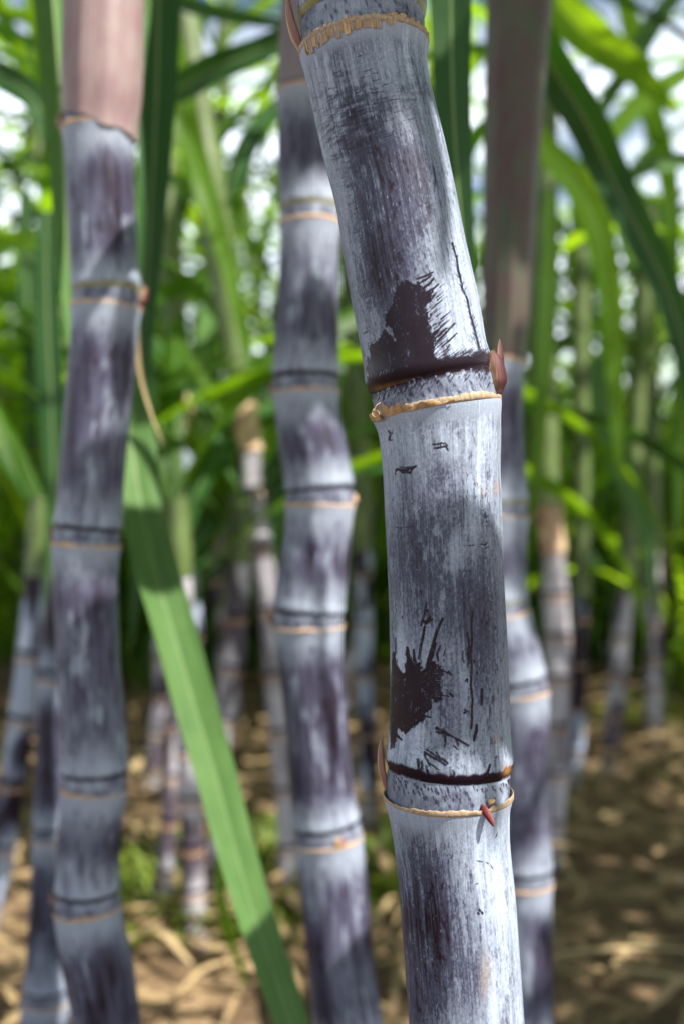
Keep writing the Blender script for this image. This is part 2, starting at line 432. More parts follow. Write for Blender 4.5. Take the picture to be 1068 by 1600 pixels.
def bud(root, P, upv, outv, L, w, mat, tips=3, seed=0, thick=.45, name='bud', lean=0.0):
    """pointed bud of overlapping scales: a teardrop body with sharp tips of unequal length"""
    r = np.random.default_rng(seed)
    up = nrm(np.array(upv)); o = nrm(np.array(outv) - np.dot(outv, up) * up); s = np.cross(up, o)
    def scale(nm, base, Ls, ws, bend, side, par, th, open_=.0):
        nr, nc = 26, 20
        v = np.linspace(0, 1, nr); a = np.linspace(0, 2 * math.pi, nc)
        wv = ws * (.55 + .45 * sstep(0, .3, v)) * np.clip(1 - v ** 3.0, 0, 1) ** .75 + .00004
        Cc = base + up * (v * Ls)[:, None] + o * (bend * np.sin(v * 2.4) * Ls)[:, None] + s * (side * v ** 1.6 * Ls)[:, None]
        rip = 1 + .05 * np.sin(a[None] * 5 + v[:, None] * 3 + seed) + .03 * (vnoise(a, v, .4, .2, seed) - .5)
        V = Cc[:, None] + s * (np.sin(a)[None] * wv[:, None] * rip)[..., None] + o * ((np.cos(a)[None] * wv[:, None] * th * rip))[..., None]
        st = np.stack([np.broadcast_to(np.sin(a)[None] * .5 + .5, (nr, nc)), np.broadcast_to(v[:, None], (nr, nc)), np.full((nr, nc), seed * 1.3)], -1)
        return mesh_obj(nm, rel(V.reshape(-1, 3), root), grid_faces(nr, nc), mat, par, {'st': ('FLOAT_VECTOR', st.reshape(-1, 3))})
    b = scale(name, P, L * .86, w, .10, lean, root, thick)
    for k in range(tips):
        sd = (k - (tips - 1) / 2) * .16 + lean
        scale('bud_scale', P + up * L * .12 + o * w * thick * (.25 + .2 * (k % 2)) + s * w * .35 * (k - (tips - 1) / 2), L * (.74 + .16 * ((k * 2 + 1) % 3) / 1.5), w * .52, .05, sd, b, .4)
    return b

def spine_from_px(keys, depth_f, flip=True):
    """keys rows (y, left, right) in photo pixels; t measured in metres from the lowest key upward"""
    K = np.array(keys, float)
    ys = np.arange(K[:, 0].max(), K[:, 0].min() - 1, -4.0)
    E = spline(K, ys)
    cx = E.mean(1); wd = E[:, 1] - E[:, 0]
    d = np.array([depth_f(y) for y in ys])
    P = np.array([at(cx[i], ys[i], d[i]) for i in range(len(ys))])
    rad = wd * .5 * d / F_PX
    t = np.concatenate([[0], np.cumsum(np.linalg.norm(np.diff(P, axis=0), axis=1))])
    def sp(q):
        q = np.atleast_1d(q)
        qq = np.clip(q, t[0], t[-1])
        C = np.stack([np.interp(qq, t, P[:, i]) for i in range(3)], -1)
        # straight continuation past the ends
        C = C + (q - qq)[:, None] * np.where((q > t[-1])[:, None], nrm(P[-1] - P[-9]), nrm(P[8] - P[0]))
        return C, np.interp(qq, t, rad)
    def t_of(y): return float(np.interp(-y, -ys, t))
    # light smoothing of the centre line
    return sp, t_of

def extend_keys(keys, y_top, cx_top, w_top, y_bot, cx_bot, w_bot):
    return [(y_top, cx_top - w_top / 2, cx_top + w_top / 2)] + list(keys) + [(y_bot, cx_bot - w_bot / 2, cx_bot + w_bot / 2)]

def sheath(root, frame, t0, t1, mat, extra=.0012, seed=0, ragged=.006, slit=None, name='leaf_sheath', ncol=60, flare=0.0):
    nr = 60; A = np.linspace(-math.pi, math.pi, ncol)
    rg = ragged * (vnoise(A, np.array([0.]), .5, 1, seed)[0] - .3 + .25 * vnoise(A, np.array([0.]), .12, 1, seed + 1)[0])
    if slit is not None: rg = rg - .0065 * np.sin(A) - .0020 * sstep(slit - .1, slit + .1, A)
    V = []; st = []
    v = np.linspace(0, 1, nr)
    for k in v:
        t = t0 + rg * (1 - k) ** 6 + (t1 - t0) * k
        C, Rr, T, X, Y = frame(t)
        d = X * np.sin(A)[:, None] - Y * np.cos(A)[:, None]
        rad = Rr * 1.01 + extra * (.25 + .75 * sstep(0, .12, k)) * (1.0 + .4 * np.sin(A * 1 + 1.0)) + (.0009 * sstep(-.02, .02, A - slit - .25 * k) if slit is not None else 0) + flare * k + .0003 * np.sin(A * 9 + seed) + .00018 * np.sin(A * 47 + 2 * np.sin(A * 5))
        V.append(C + d * rad[:, None]); st.append(np.stack([A * .02, t, t * 0], -1))
    V = np.array(V); st = np.array(st)
    o = mesh_obj(name, rel(V.reshape(-1, 3), root), grid_faces(nr, ncol), mat, root, {'st': ('FLOAT_VECTOR', st.reshape(-1, 3))})
    return o

# ------------------------------------------------------------------ main cane: scuffs read off the bloom
def z1(X, Y): return 400 + X / 2.136, Y / 2.136
def z2(X, Y): return 500 + X / 2.967, 380 + Y / 2.967
def z3(X, Y): return 560 + X / 3.56, 720 + Y / 3.56
def z4(X, Y): return 560 + X / 3.56, 1100 + Y / 3.56

class Paint:
    def __init__(s, V, nr, nc, S, T):
        s.px, s.py, _ = to_px(V); s.S, s.T = S, T
        s.front = np.abs(S)[None] < .0215 * R(108)
        s.front = np.broadcast_to(s.front, (nr, nc))
        s.brk = .45 * vnoise(S, T, .0005, .0008, 5) + .35 * vnoise(S, T, .0011, .0030, 6) + .20 * vnoise(S, T, .0003, .0004, 8)
    def box(s, x0, y0, x1, y1):
        m = s.front & (s.px > x0) & (s.px < x1) & (s.py > y0) & (s.py < y1)
        rr = np.where(m.any(1))[0]; cc = np.where(m.any(0))[0]
        if len(rr) == 0 or len(cc) == 0: return None
        return slice(rr[0], rr[-1] + 1), slice(cc[0], cc[-1] + 1)
    def seg(s, w, a, b, wa, wb, val, k=1.0, soft=.7):
        p = max(wa, wb) + 3
        B = s.box(min(a[0], b[0]) - p, min(a[1], b[1]) - p, max(a[0], b[0]) + p, max(a[1], b[1]) + p)
        if B is None: return
        X = s.px[B]; Y = s.py[B]; dx, dy = b[0] - a[0], b[1] - a[1]; L2 = dx * dx + dy * dy + 1e-6
        q = np.clip(((X - a[0]) * dx + (Y - a[1]) * dy) / L2, 0, 1)
        D = np.hypot(X - a[0] - q * dx, Y - a[1] - q * dy)
        hw = (wa + (wb - wa) * q) * .5
        m = k * (1 - sstep(hw - soft * .6, hw + soft, D + (s.brk[B] - .42) * 1.2)) * s.front[B] * (.55 + .45 * sstep(.30, .5, s.brk[B]))
        w[B] = w[B] * (1 - m) + val * m
    def line(s, w, pts, width, val, k=1.0, jit=0.0, seed=0, taper=True, soft=.7):
        r = np.random.default_rng(seed); n = len(pts)
        for i in range(n - 1):
            f0 = width * (1 if not taper else (.35 + .65 * math.sin(math.pi * min(1, (i + .3) / n + .15))))
            f1 = width * (1 if not taper else (.35 + .65 * math.sin(math.pi * min(1, (i + 1.3) / n))))
            a = np.array(pts[i]) + r.normal(0, jit, 2); b = np.array(pts[i + 1]) + r.normal(0, jit, 2)
            s.seg(w, a, b, f0, f1, val, k, soft)
    def poly(s, w, P, val, amp=6.0, cs=.0012, ct=.0025, seed=0, k=1.0, soft=1.2):
        """polygon with a rough noisy edge"""
        P = np.array(P, float); g = amp * 2
        B = s.box(P[:, 0].min() - g, P[:, 1].min() - g, P[:, 0].max() + g, P[:, 1].max() + g)
        if B is None: return
        X = s.px[B]; Y = s.py[B]; inside = np.zeros(X.shape, bool); D = np.full(X.shape, 1e9)
        n = len(P)
        for i in range(n):
            a, b = P[i], P[(i + 1) % n]
            c = ((a[1] > Y) != (b[1] > Y)) & (X < (b[0] - a[0]) * (Y - a[1]) / (b[1] - a[1] + 1e-9) + a[0]); inside ^= c
            dx, dy = b - a; q = np.clip(((X - a[0]) * dx + (Y - a[1]) * dy) / (dx * dx + dy * dy + 1e-9), 0, 1)
            D = np.minimum(D, np.hypot(X - a[0] - q * dx, Y - a[1] - q * dy))
        sd = np.where(inside, D, -D)
        SS = s.S[B[1]]; TT = s.T[B[0]]
        nz_ = fbm(SS, TT, cs, ct, seed, 3) - .5
        m = k * sstep(-soft, soft, sd + nz_ * 2 * amp + (s.brk[B] - .47) * 9.0) * s.front[B]
        m = m * (1 - .55 * sstep(.66, .78, s.brk[B])) * (.90 + .10 * vnoise(SS, TT, .002, .004, seed + 2))
        w[B] = w[B] * (1 - m) + val * m
    def blob(s, w, x, y, rx, ry, amp, rot=0.0, tex=None, sharp=1.0):
        c, sn = math.cos(rot), math.sin(rot)
        X = s.px - x; Y = s.py - y
        q = ((X * c + Y * sn) / rx) ** 2 + ((-X * sn + Y * c) / ry) ** 2
        m = np.exp(-q ** sharp) * s.front
        w += amp * m * (1 if tex is None else tex)

def paint_main(kind, n, S, Tm, V, w, sk, Lint):
    nr, nc = w.shape
    P = Paint(V, nr, nc, S, Tm)
    streak = fbm(S, Tm, .0022, .05, 300 + n, 3); fine = fbm(S, Tm, .0007, .03, 320 + n, 3)
    cloud = fbm(S, Tm, .012, .03, 340 + n, 3); horiz = fbm(S, Tm, .006, .0012, 360 + n, 3)
    speck = vnoise(S, Tm, .0006, .0008, 380 + n)
    rnd = np.random.default_rng(900 + n * 10 + (kind == 'band'))
    back = ~P.front
    w0 = w.copy()
    if kind == 'internode':
        gr = w0 < 0
        w = np.full((nr, nc), .74) + .42 * (streak - .5) + .30 * (cloud - .5) + .12 * (fine - .5)
        pw = fbm(S, Tm, .0009, .004, 350 + n, 3); hair = fbm(S, Tm, .00045, .045, 355 + n, 3)
        tex = .12 + 1.15 * sstep(.25, .72, .40 * streak + .25 * hair + .20 * cloud + .15 * pw)
        texh = .15 + 2.2 * np.clip(horiz - .28, 0, 1) * (.5 + streak)
        if n == 2:      # the long upper joint
            P.blob(w, 540, 190, 44, 62, -.46, -.15, texh, 1.4)
            P.blob(w, 620, 150, 55, 30, -.18, -.15, texh)
            P.blob(w, 610, 240, 60, 60, -.16, -.2, tex)
            P.blob(w, 600, 330, 62, 130, -.50, -.22, tex, 1.5)
            P.blob(w, 655, 275, 28, 90, -.42, -.25, tex)
            P.blob(w, 585, 450, 46, 90, -.42, -.2, tex)
            P.blob(w, 545, 330, 18, 150, .12, -.2)
            P.blob(w, 690, 430, 32, 130, .14, -.2)
            P.blob(w, 735, 480, 18, 110, .06, -.2)
            # short horizontal scrapes in the upper left patch
            for _ in range(150):
                x = rnd.normal(548, 30); y = rnd.normal(190, 48); L = rnd.uniform(4, 20)
                P.seg(w, (x, y), (x + L, y - L * .22 + rnd.normal(0, .8)), 1.2, .4, .12, rnd.uniform(.3, .9), .5)
            for _ in range(150):     # bright flecks along the grain
                x = rnd.normal(600, 42); y = rnd.uniform(140, 560)
                x += (y - 300) * .2; P.seg(w, (x, y), (x + 1.2, y + rnd.uniform(2, 9)), 1.2, .5, .98, rnd.uniform(.3, .9), .4)
            for _ in range(90):      # ticks at the left flank
                y = rnd.uniform(150, 540); x = 505 + (y - 150) * .165 + rnd.uniform(0, 24); L = rnd.uniform(4, 14)
                P.seg(w, (x, y), (x + L, y - L * .45), .9, .3, .12, rnd.uniform(.3, .85), .4)
            for _ in range(60):      # long hair lines
                x = rnd.uniform(540, 700); y = rnd.uniform(240, 470); L = rnd.uniform(30, 90)
                P.seg(w, (x, y), (x + L * .2, y + L), .9, .4, .15, rnd.uniform(.2, .55), .5)
            # the big dark rub mark
            D = .02
            P.poly(w, [z2(*q) for q in ((372, 182), (420, 178), (450, 186), (470, 205), (500, 230), (505, 262), (478, 290), (495, 345), (500, 400), (528, 430), (526, 520),
                       (560, 548), (640, 540), (720, 522), (762, 500), (764, 590), (640, 612), (500, 622), (400, 640), (330, 660), (235, 690), (215, 600), (228, 470), (262, 455), (296, 400), (345, 450), (330, 400), (300, 380), (303, 330), (330, 285), (345, 230))],
                   D, 5.5, .0011, .0022, 11)
            for _ in range(70):      # brushed edge to the right of it
                x, y = z2(rnd.uniform(470, 560), rnd.uniform(200, 560)); L = rnd.uniform(6, 22)
                P.seg(w, (x, y), (x + L * .78, y - L * .62), rnd.uniform(1.2, 2.6), .4, D, rnd.uniform(.6, 1), .5)
            for a, b, ww in (((450, 165), (520, 135), 3), ((455, 190), (512, 150), 3), ((470, 215), (525, 165), 3.5), ((480, 240), (545, 190), 3), ((480, 262), (520, 222), 3),
                             ((540, 455), (622, 372), 3.2), ((530, 440), (585, 395), 3.5), ((560, 480), (632, 418), 2.6), ((575, 500), (600, 470), 2), ((585, 478), (590, 500), 1.5), ((520, 420), (548, 400), 4)):
                P.line(w, [z2(*a), z2((a[0] + b[0]) / 2, (a[1] + b[1]) / 2 + 2), z2(*b)], ww, D, 1, .4, int(a[0]))
            for _ in range(60):      # brushed lower right edge
                x, y = z2(rnd.uniform(560, 765), rnd.uniform(500, 545)); L = rnd.uniform(5, 14)
                P.seg(w, (x, y), (x + L, y - L * .7), 1.8, .4, D, rnd.uniform(.5, 1), .5)
            # scored line at the right flank with feathered ticks
            ln = [z2(*q) for q in ((612, 0), (628, 60), (640, 130), (655, 200), (682, 270), (692, 320), (708, 380), (725, 440), (738, 490))]
            P.line(w, ln, 3.0, .06, .95, .5, 5, False)
            for _ in range(110):
                k = rnd.uniform(0, len(ln) - 1.01); i = int(k); f = k - i
                x = ln[i][0] * (1 - f) + ln[i + 1][0] * f; y = ln[i][1] * (1 - f) + ln[i + 1][1] * f; L = rnd.uniform(3, 11)
                P.seg(w, (x, y), (x - L * .7, y - L * .65) if rnd.random() < .75 else (x + L * .5, y - L * .8), 1.2, .3, .08, rnd.uniform(.4, .95), .4)
            P.line(w, [z1(*q) for q in ((592, 560), (597, 600), (594, 640))], 1.6, .1, .9, .3, 8)
            # white flecks inside the rub mark
            for _ in range(170):
                x, y = z2(rnd.normal(330, 85), rnd.uniform(240, 660)); P.seg(w, (x, y), (x + rnd.uniform(-1, 1), y + rnd.uniform(0, 4)), rnd.uniform(.5, 1.5), .5, .7, rnd.uniform(.2, .8), .4)
            for _ in range(30):
                x, y = z2(rnd.uniform(235, 330), rnd.uniform(590, 650)); P.seg(w, (x, y), (x + 2, y - 6), 1.4, .5, .75, rnd.uniform(.4, .9), .5)
            # rusty left end of the growth ring
            P.blob(sk[..., 1], *z2(280, 670), 20, 4.5, .45, -.2, .2 + streak)
            P.blob(sk[..., 1], *z2(365, 645), 18, 3.5, .28, -.2, .2 + streak)
        elif n == 1:    # the middle joint
            P.blob(w, 690, 900, 95, 130, -.34, 0, tex, 1.5)
            P.blob(w, 640, 850, 40, 100, -.22, 0, tex)
            P.blob(w, 750, 1010, 42, 120, -.36, 0, tex)
            P.blob(w, 700, 770, 60, 60, -.10, 0, tex)
            P.blob(w, 690, 1085, 40, 40, -.22, 0, tex)
            P.blob(w, 705, 1150, 50, 40, -.20, 0, tex)
            P.blob(w, 685, 740, 30, 28, -.25, 0, tex)
            P.blob(w, 680, 690, 80, 32, .10); P.blob(w, 640, 1170, 34, 45, .16)
            P.blob(w, 713, 860, 11, 34, .30, 0, None, 2); P.blob(w, 740, 790, 12, 60, .20); P.blob(w, 735, 850, 10, 50, .12)
            P.blob(w, 625, 1010, 14, 60, .16); P.blob(w, 665, 1000, 12, 60, .10); P.blob(w, 725, 1075, 10, 90, .16)
            D = .015
            P.poly(w, [z3(*q) for q in ((180, 1190), (190, 1080), (215, 1150), (262, 1185), (262, 1060), (300, 1130), (345, 1120), (352, 1165), (405, 1110), (430, 1120), (470, 1160), (462, 1200), (450, 1250), (465, 1330), (440, 1345),
                       (405, 1330), (410, 1375), (380, 1400), (360, 1440), (300, 1480), (250, 1520), (215, 1480), (215, 1540), (200, 1590), (178, 1600), (170, 1400))], D, 3.6, .0009, .0016, 21)
            for pts, ww in ((((378, 790), (362, 850), (345, 915)), 3.4), (((378, 830), (392, 875), (372, 905)), 5), (((405, 885), (375, 900), (352, 890)), 5), (((365, 920), (352, 990), (335, 1100)), 4.5),
                            (((462, 878), (430, 960), (410, 1030), (385, 1110)), 5), (((418, 1020), (405, 1080), (380, 1130)), 8), (((455, 1030), (430, 1080), (440, 1110)), 3.5), (((208, 985), (205, 1060), (196, 1110)), 2),
                            (((268, 1040), (275, 1100), (290, 1160)), 5), (((300, 1050), (310, 1110), (330, 1150)), 4), (((196, 1070), (200, 1140), (232, 1190)), 5),
                            (((470, 1170), (515, 1192)), 3), (((495, 1170), (510, 1185)), 3), (((508, 1298), (522, 1310)), 4), (((455, 1305), (500, 1312)), 2), (((475, 1050), (470, 1085)), 1.5)):
                P.line(w, [z3(*q) for q in pts], ww, D, 1, .5, int(pts[0][1]), soft=.5)
            for _ in range(130):     # dashed gaps of bloom left inside it
                x, y = z3(rnd.normal(390, 40), rnd.uniform(1120, 1430)); P.seg(w, (x, y), (x + rnd.uniform(-3, 3), y + rnd.uniform(-1, 4)), rnd.uniform(.5, 1.3), .4, .6, rnd.uniform(.2, .8), .4)
            for _ in range(26):
                x, y = z3(rnd.uniform(380, 470), rnd.uniform(1180, 1400)); P.seg(w, (x, y), (x + rnd.uniform(4, 14), y + rnd.uniform(-3, 1)), 1.0, .4, .62, rnd.uniform(.4, .9), .4)
            for a, b, ww in (((205, 70), (300, 128), 4), ((190, 60), (262, 108), 3), ((200, 105), (232, 140), 2.5), ((205, 165), (235, 198), 4), ((180, 90), (200, 205), 6), ((300, 70), (360, 85), 2.5), ((330, 60), (395, 75), 3),
                             ((432, 135), (500, 172), 6), ((500, 172), (606, 230), 3.5), ((430, 158), (455, 165), 3), ((370, 250), (440, 300), 2.8), ((365, 268), (480, 340), 4), ((362, 280), (392, 345), 3), ((430, 270), (455, 315), 3.4),
                             ((455, 300), (492, 330), 4), ((480, 180), (476, 235), 3), ((525, 232), (548, 250), 2.4), ((655, 118), (640, 205), 5), ((540, 205), (553, 232), 2), ((390, 330), (440, 365), 2.5), ((600, 40), (585, 55), 3),
                             ((328, 310), (335, 380), 4.5), ((350, 318), (345, 395), 3), ((372, 345), (386, 400), 4), ((335, 385), (372, 418), 4), ((386, 396), (372, 418), 3), ((730, 340), (705, 395), 4), ((715, 370), (725, 415), 3),
                             ((525, 370), (530, 405), 3), ((640, 400), (648, 412), 4), ((755, 300), (765, 290), 2)):
                P.line(w, [z4(*a), z4((a[0] + b[0]) / 2 + 1.5, (a[1] + b[1]) / 2), z4(*b)], ww, D, .95, .4, int(a[0] + a[1]), soft=.5)
            for _ in range(110):
                x, y = z4(rnd.uniform(295, 560), rnd.uniform(230, 430)); P.seg(w, (x, y), (x + rnd.uniform(0, 2), y + rnd.uniform(0, 3)), rnd.uniform(.8, 1.9), .5, .08, rnd.uniform(.3, .9), .4)
            # scored vertical line
            P.line(w, [z3(*q) for q in ((632, 840), (624, 900), (628, 990), (620, 1060), (625, 1150), (622, 1240), (630, 1330), (628, 1424), (625, 1490))], 3.2, .02, .97, .4, 31, False)
            P.line(w, [z3(*q) for q in ((602, 960), (612, 1040), (605, 1080), (612, 1130))], 4, .02, .9, .6, 33)
            P.line(w, [z3(*q) for q in ((578, 1060), (572, 1100), (585, 1120))], 2, .05, .9, .4, 34)
            for q, ww in (((345, 732), 4), ((600, 1222), 5.5), ((590, 1390), 4), ((683, 1310), 5), ((680, 1335), 5), ((640, 1115), 4), ((655, 1180), 3.5), ((240, 870), 3), ((755, 930), 3), ((470, 1110), 2.2), ((640, 1240), 2)):
                x, y = z3(*q); P.seg(w, (x, y - 1.5), (x + .8, y + 2), ww * .8, ww * .5, .04, .95, .5)
            P.line(w, [z3(*q) for q in ((683, 1270), (680, 1310), (684, 1355))], 4.5, .04, .9, .4, 35)
            for _ in range(90):
                k = rnd.uniform(0, 1); x, y = z3(610 + rnd.normal(0, 14), 560 + 860 * k); P.seg(w, (x, y), (x + rnd.uniform(-1.5, 1.5), y + rnd.uniform(1, 6)), rnd.uniform(.7, 1.8), .4, .10, rnd.uniform(.3, .95), .4)
            for x0 in (605, 585, 690, 712, 200, 655):    # fine scored lines full of pinpricks
                for _ in range(46):
                    y0 = rnd.uniform(60, 900); x, y = z3(x0 + rnd.normal(0, 5) + (y0 - 400) * .02, y0); L = rnd.uniform(1, 7)
                    P.seg(w, (x, y), (x + rnd.uniform(-1, 1), y + L), rnd.uniform(.6, 1.3), .3, .15, rnd.uniform(.2, .75), .4)
            for _ in range(60):      # small feather ticks right
                x, y = z3(715 + rnd.normal(0, 9), rnd.uniform(250, 980)); L = rnd.uniform(2, 7); P.seg(w, (x, y), (x - L, y + L * .6), 1.0, .3, .16, rnd.uniform(.3, .8), .4)
            for pts, ww in ((((205, 55), (215, 45), (240, 62), (270, 60), (285, 66), (300, 45), (322, 28)), 3.6), (((205, 60), (200, 75)), 2), (((230, 35), (260, 40), (290, 30)), 2),
                            (((205, 368), (240, 372), (300, 362)), 1.2), (((610, 470), (640, 470)), 1.6), (((675, 465), (700, 470), (712, 455)), 2), (((700, 488), (722, 475)), 1.4)):
                P.line(w, [z3(*q) for q in pts], ww, .07, .95, .4, int(pts[0][0]), soft=.5)
            for pts, ww in ((((520, 935), (545, 932), (560, 925), (572, 930)), 2.6), (((528, 950), (545, 948), (580, 942), (588, 958)), 3.2), (((555, 930), (558, 948)), 2.5), (((575, 925), (590, 940)), 2), (((315, 870), (325, 880), (318, 910), (328, 915)), 3.4),
                            (((335, 862), (332, 885)), 2.2), (((350, 1050), (400, 1052), (440, 1035)), 4)):
                P.line(w, [z2(*q) for q in pts], ww, .06, .95, .3, int(pts[0][0] + 3), soft=.5)
            for _ in range(100):     # bright grains
                x, y = z3(rnd.normal(450, 90), rnd.uniform(60, 800)); P.seg(w, (x, y), (x, y + rnd.uniform(0, 2.5)), rnd.uniform(.6, 1.5), .4, 1.0, rnd.uniform(.3, .9), .4)
            P.blob(sk[..., 1], 775, 762, 5, 10, .4, .2); P.blob(sk[..., 1], 755, 768, 3, 8, .3)
            P.seg(sk[..., 1], z4(345, 172), z4(368, 155), 4, 3, .35, 1); P.seg(w, z4(345, 172), z4(368, 155), 4, 3, .95, 1)
            P.blob(sk[..., 1], *z4(765, 190), 5, 9, .30); P.blob(sk[..., 1], *z4(825, 370), 7, 9, .8, .3)
        elif n == 0:    # the lowest joint in view
            P.blob(w, 655, 1390, 46, 110, -.48, .04, tex, 1.5)
            P.blob(w, 690, 1490, 62, 100, -.40, .04, tex, 1.4)
            P.blob(w, 650, 1580, 34, 60, -.30, .04, tex)
            P.blob(w, 665, 1320, 14, 30, .12)
            P.blob(w, 775, 1400, 26, 200, .16)
            P.blob(w, 742, 1550, 18, 60, -.28, 0, tex)
            P.blob(sk[..., 1], 757, 1525, 9, 38, .30, .05, .4 + streak, 1.6)
            for _ in range(170):
                x = rnd.normal(672, 32); y = rnd.uniform(1310, 1620); L = rnd.uniform(8, 34)
                P.seg(w, (x, y), (x + L * .06, y + L), rnd.uniform(.8, 1.8), .4, .12, rnd.uniform(.2, .6), .5)
            for _ in range(110):
                x = rnd.normal(690, 40); y = rnd.uniform(1310, 1620); P.seg(w, (x, y), (x + .5, y + rnd.uniform(1, 5)), rnd.uniform(.7, 1.6), .4, .95, rnd.uniform(.3, .8), .4)
            for a, b, ww in (((655, 872), (688, 878), 2), ((705, 880), (722, 890), 1.5), ((730, 895), (745, 920), 1.8), ((770, 718), (758, 742), 1.8), ((640, 1005), (665, 998), 1.2), ((560, 800), (575, 830), 1)):
                P.line(w, [z4(*a), z4((a[0] + b[0]) / 2, (a[1] + b[1]) / 2 + 1), z4(*b)], ww, .1, .8, .3, int(a[0]), soft=.4)
            for q in ((748, 1422), (746, 1427), (752, 1426)): P.seg(w, q, (q[0] + 1, q[1] + 1.5), 4, 3, .03, .95, .5)
        if n >= 3:
            P.blob(w, 480, 20, 12, 12, -.4, 0, texh)
            for _ in range(60):
                x, y = z1(rnd.uniform(150, 560), rnd.uniform(0, 60)); P.seg(w, (x, y), (x - 1.5, y + rnd.uniform(2, 7)), 1.3, .5, .12, rnd.uniform(.3, .9), .4)
        keep = sstep(.06, .34, w)
        w = w + keep * (.16 * (speck - .5) + 17e-2 * (hair - .5) + .20 * (pw - .5) * sstep(.2, .6, w))
        # crisp flakes of bloom left standing and small places where it has come off
        fl = fbm(S, Tm, .0015, .0060, 410 + n, 4); dk = fbm(S, Tm, .0011, .0034, 430 + n, 4); zone = fbm(S, Tm, .011, .02, 450 + n, 2)
        w = w + keep * (1 - sstep(.5, .8, w)) * .14 * sstep(.57, .67, fl) * sstep(.35, .6, zone)
        w = w - keep * .17 * sstep(.62, .68, dk) * sstep(.40, .62, 1 - zone)
        w = w - keep * .08 * sstep(.70, .76, vnoise(S, Tm, .00045, .020, 470 + n)) * sstep(.5, .7, vnoise(S, Tm, .004, .03, 480 + n))
        # pale powder gathered at the upper end, growth ring at the lower end
        xe = (Lint - Tm)[:, None]
        w = np.where(w > .3, np.maximum(w, .80 * sstep(.016, .003, xe)), w)
        jag = .0010 * (vnoise(S, Tm, .0010, 9, 703 + n) - .5) + .0010 * (vnoise(S, Tm, .007, 9, 704 + n) - .5)
        x = Tm[:, None] + jag
        wid = .0018 if n == 1 else .0022
        gr = np.clip(1.5 * np.exp(-((x - wid) / wid) ** 4), 0, 1)
        if n == 2: gr = gr * .9
        if n >= 3:
            gr = np.exp(-((x - .0016) / .0015) ** 4); sk[..., 2] = np.maximum(sk[..., 2], .55 * gr); w = w * (1 - .80 * gr)
        elif n == 1:     # black smudges hang down/up from the ring edge
            w = w * (1 - .97 * gr)
        else: w = w * (1 - .97 * gr)
        w = np.where(back, np.minimum(w0, .9), w)
    else:
        # node band: staggered ticks already in w; add black run-down ticks from the ring above
        w = w + .16 * (cloud - .5) + .1 * (speck - .5)
        if n in (1, 2):
            top = Tm.max()
            for _ in range(110 if n == 2 else 70):
                a = rnd.uniform(-1.25, 1.25); h = top - abs(rnd.normal(0, .0022)); j = np.argmin(np.abs(S - a * .021)); i = int(np.clip(h / top * (nr - 1), 0, nr - 1))
                x, y = P.px[i, j], P.py[i, j]; L = rnd.uniform(3, 9)
                P.seg(w, (x, y), ((x - L * .5, y + L) if n == 2 else (x + L * .35, y + L)), rnd.uniform(1.2, 2.6), .5, .03, rnd.uniform(.5, 1), .5)
            if n == 2:
                w = w * (1 - .85 * sstep(.0020, .0004, top - Tm)[:, None] * (vnoise(S, Tm, .0009, .004, 77) > .3))
                for k in range(9):       # pinkish ringed primordia
                    x, y = z2(555 + k * 23, 712 - (k % 2) * 34 - k * 1.5)
                    P.seg(w, (x, y), (x, y + .5), 9, 9, .42, .5, 2.2); P.seg(w, (x, y), (x, y + .5), 4, 4, .72, .6, 1.6); P.seg(w, (x, y), (x, y + .3), 1.2, 1.2, .2, .6, .8)
                P.blob(sk[..., 1], *z2(790, 715), 14, 5, .3)
    return w

KM = [(-20, 464, 661), (50, 470, 663), (120, 478, 668), (200, 496, 686), (300, 522, 708), (400, 538, 728), (500, 557, 750), (570, 570, 762), (620, 582, 774), (660, 589, 780), (740, 597, 781), (900, 606, 785),
      (1000, 609, 790), (1100, 609, 794), (1180, 606, 797), (1240, 604, 794), (1300, 612, 795), (1400, 624, 803), (1500, 632, 810), (1600, 639, 817), (1750, 645, 826), (1950, 652, 834)]
KM = [(-1000, 395, 560), (-500, 420, 600), (-200, 445, 635)] + KM
spM, tyM = spine_from_px(KM, lambda y: .35)
nodesM = [tyM(1830), tyM(1243), tyM(639), tyM(78), tyM(-430), tyM(-900)]
rootM = thing('sugarcane', at(735, 1940, .35), 'thick purple sugarcane in sharp focus, black rub marks in its white bloom', 'sugarcane', None)
frM = build_cane(rootM, spM, nodesM, res=.00026, seed=3, nback=4.0, painter=paint_main, mat=M_CANE)

def surf(frame, t, a, off=0.0):
    C, Rr, T, X, Y = frame(np.array([t])); d = X[0] * math.sin(a) - Y[0] * math.cos(a)
    return C[0] + d * (Rr[0] + off), T[0], d
# buds of the main cane
p, T_, d_ = surf(frM, nodesM[2] + .0012, R(76), .0002)
bud(rootM, p, T_ + .03 * d_, d_ - 1.3 * np.array([0, 1, 0]),   .0175, .0036, M_BUD, 3, 3, .80, lean=-.04)
p, T_, d_ = surf(frM, nodesM[1] + .0020, R(-93), .0002)
bud(rootM, p, T_ - .02 * RT, d_ - .5 * np.array([0, 1, 0]), .0215, .0021, M_BUD_DRY, 1, 5, .5)
p, T_, d_ = surf(frM, nodesM[3] + .0005, R(-86), .0004)
bud(rootM, p, T_ + .12 * d_, d_ - .4 * np.array([0, 1, 0]), .0235, .0026, M_BUD_DRY, 1, 6, .5, lean=.06)
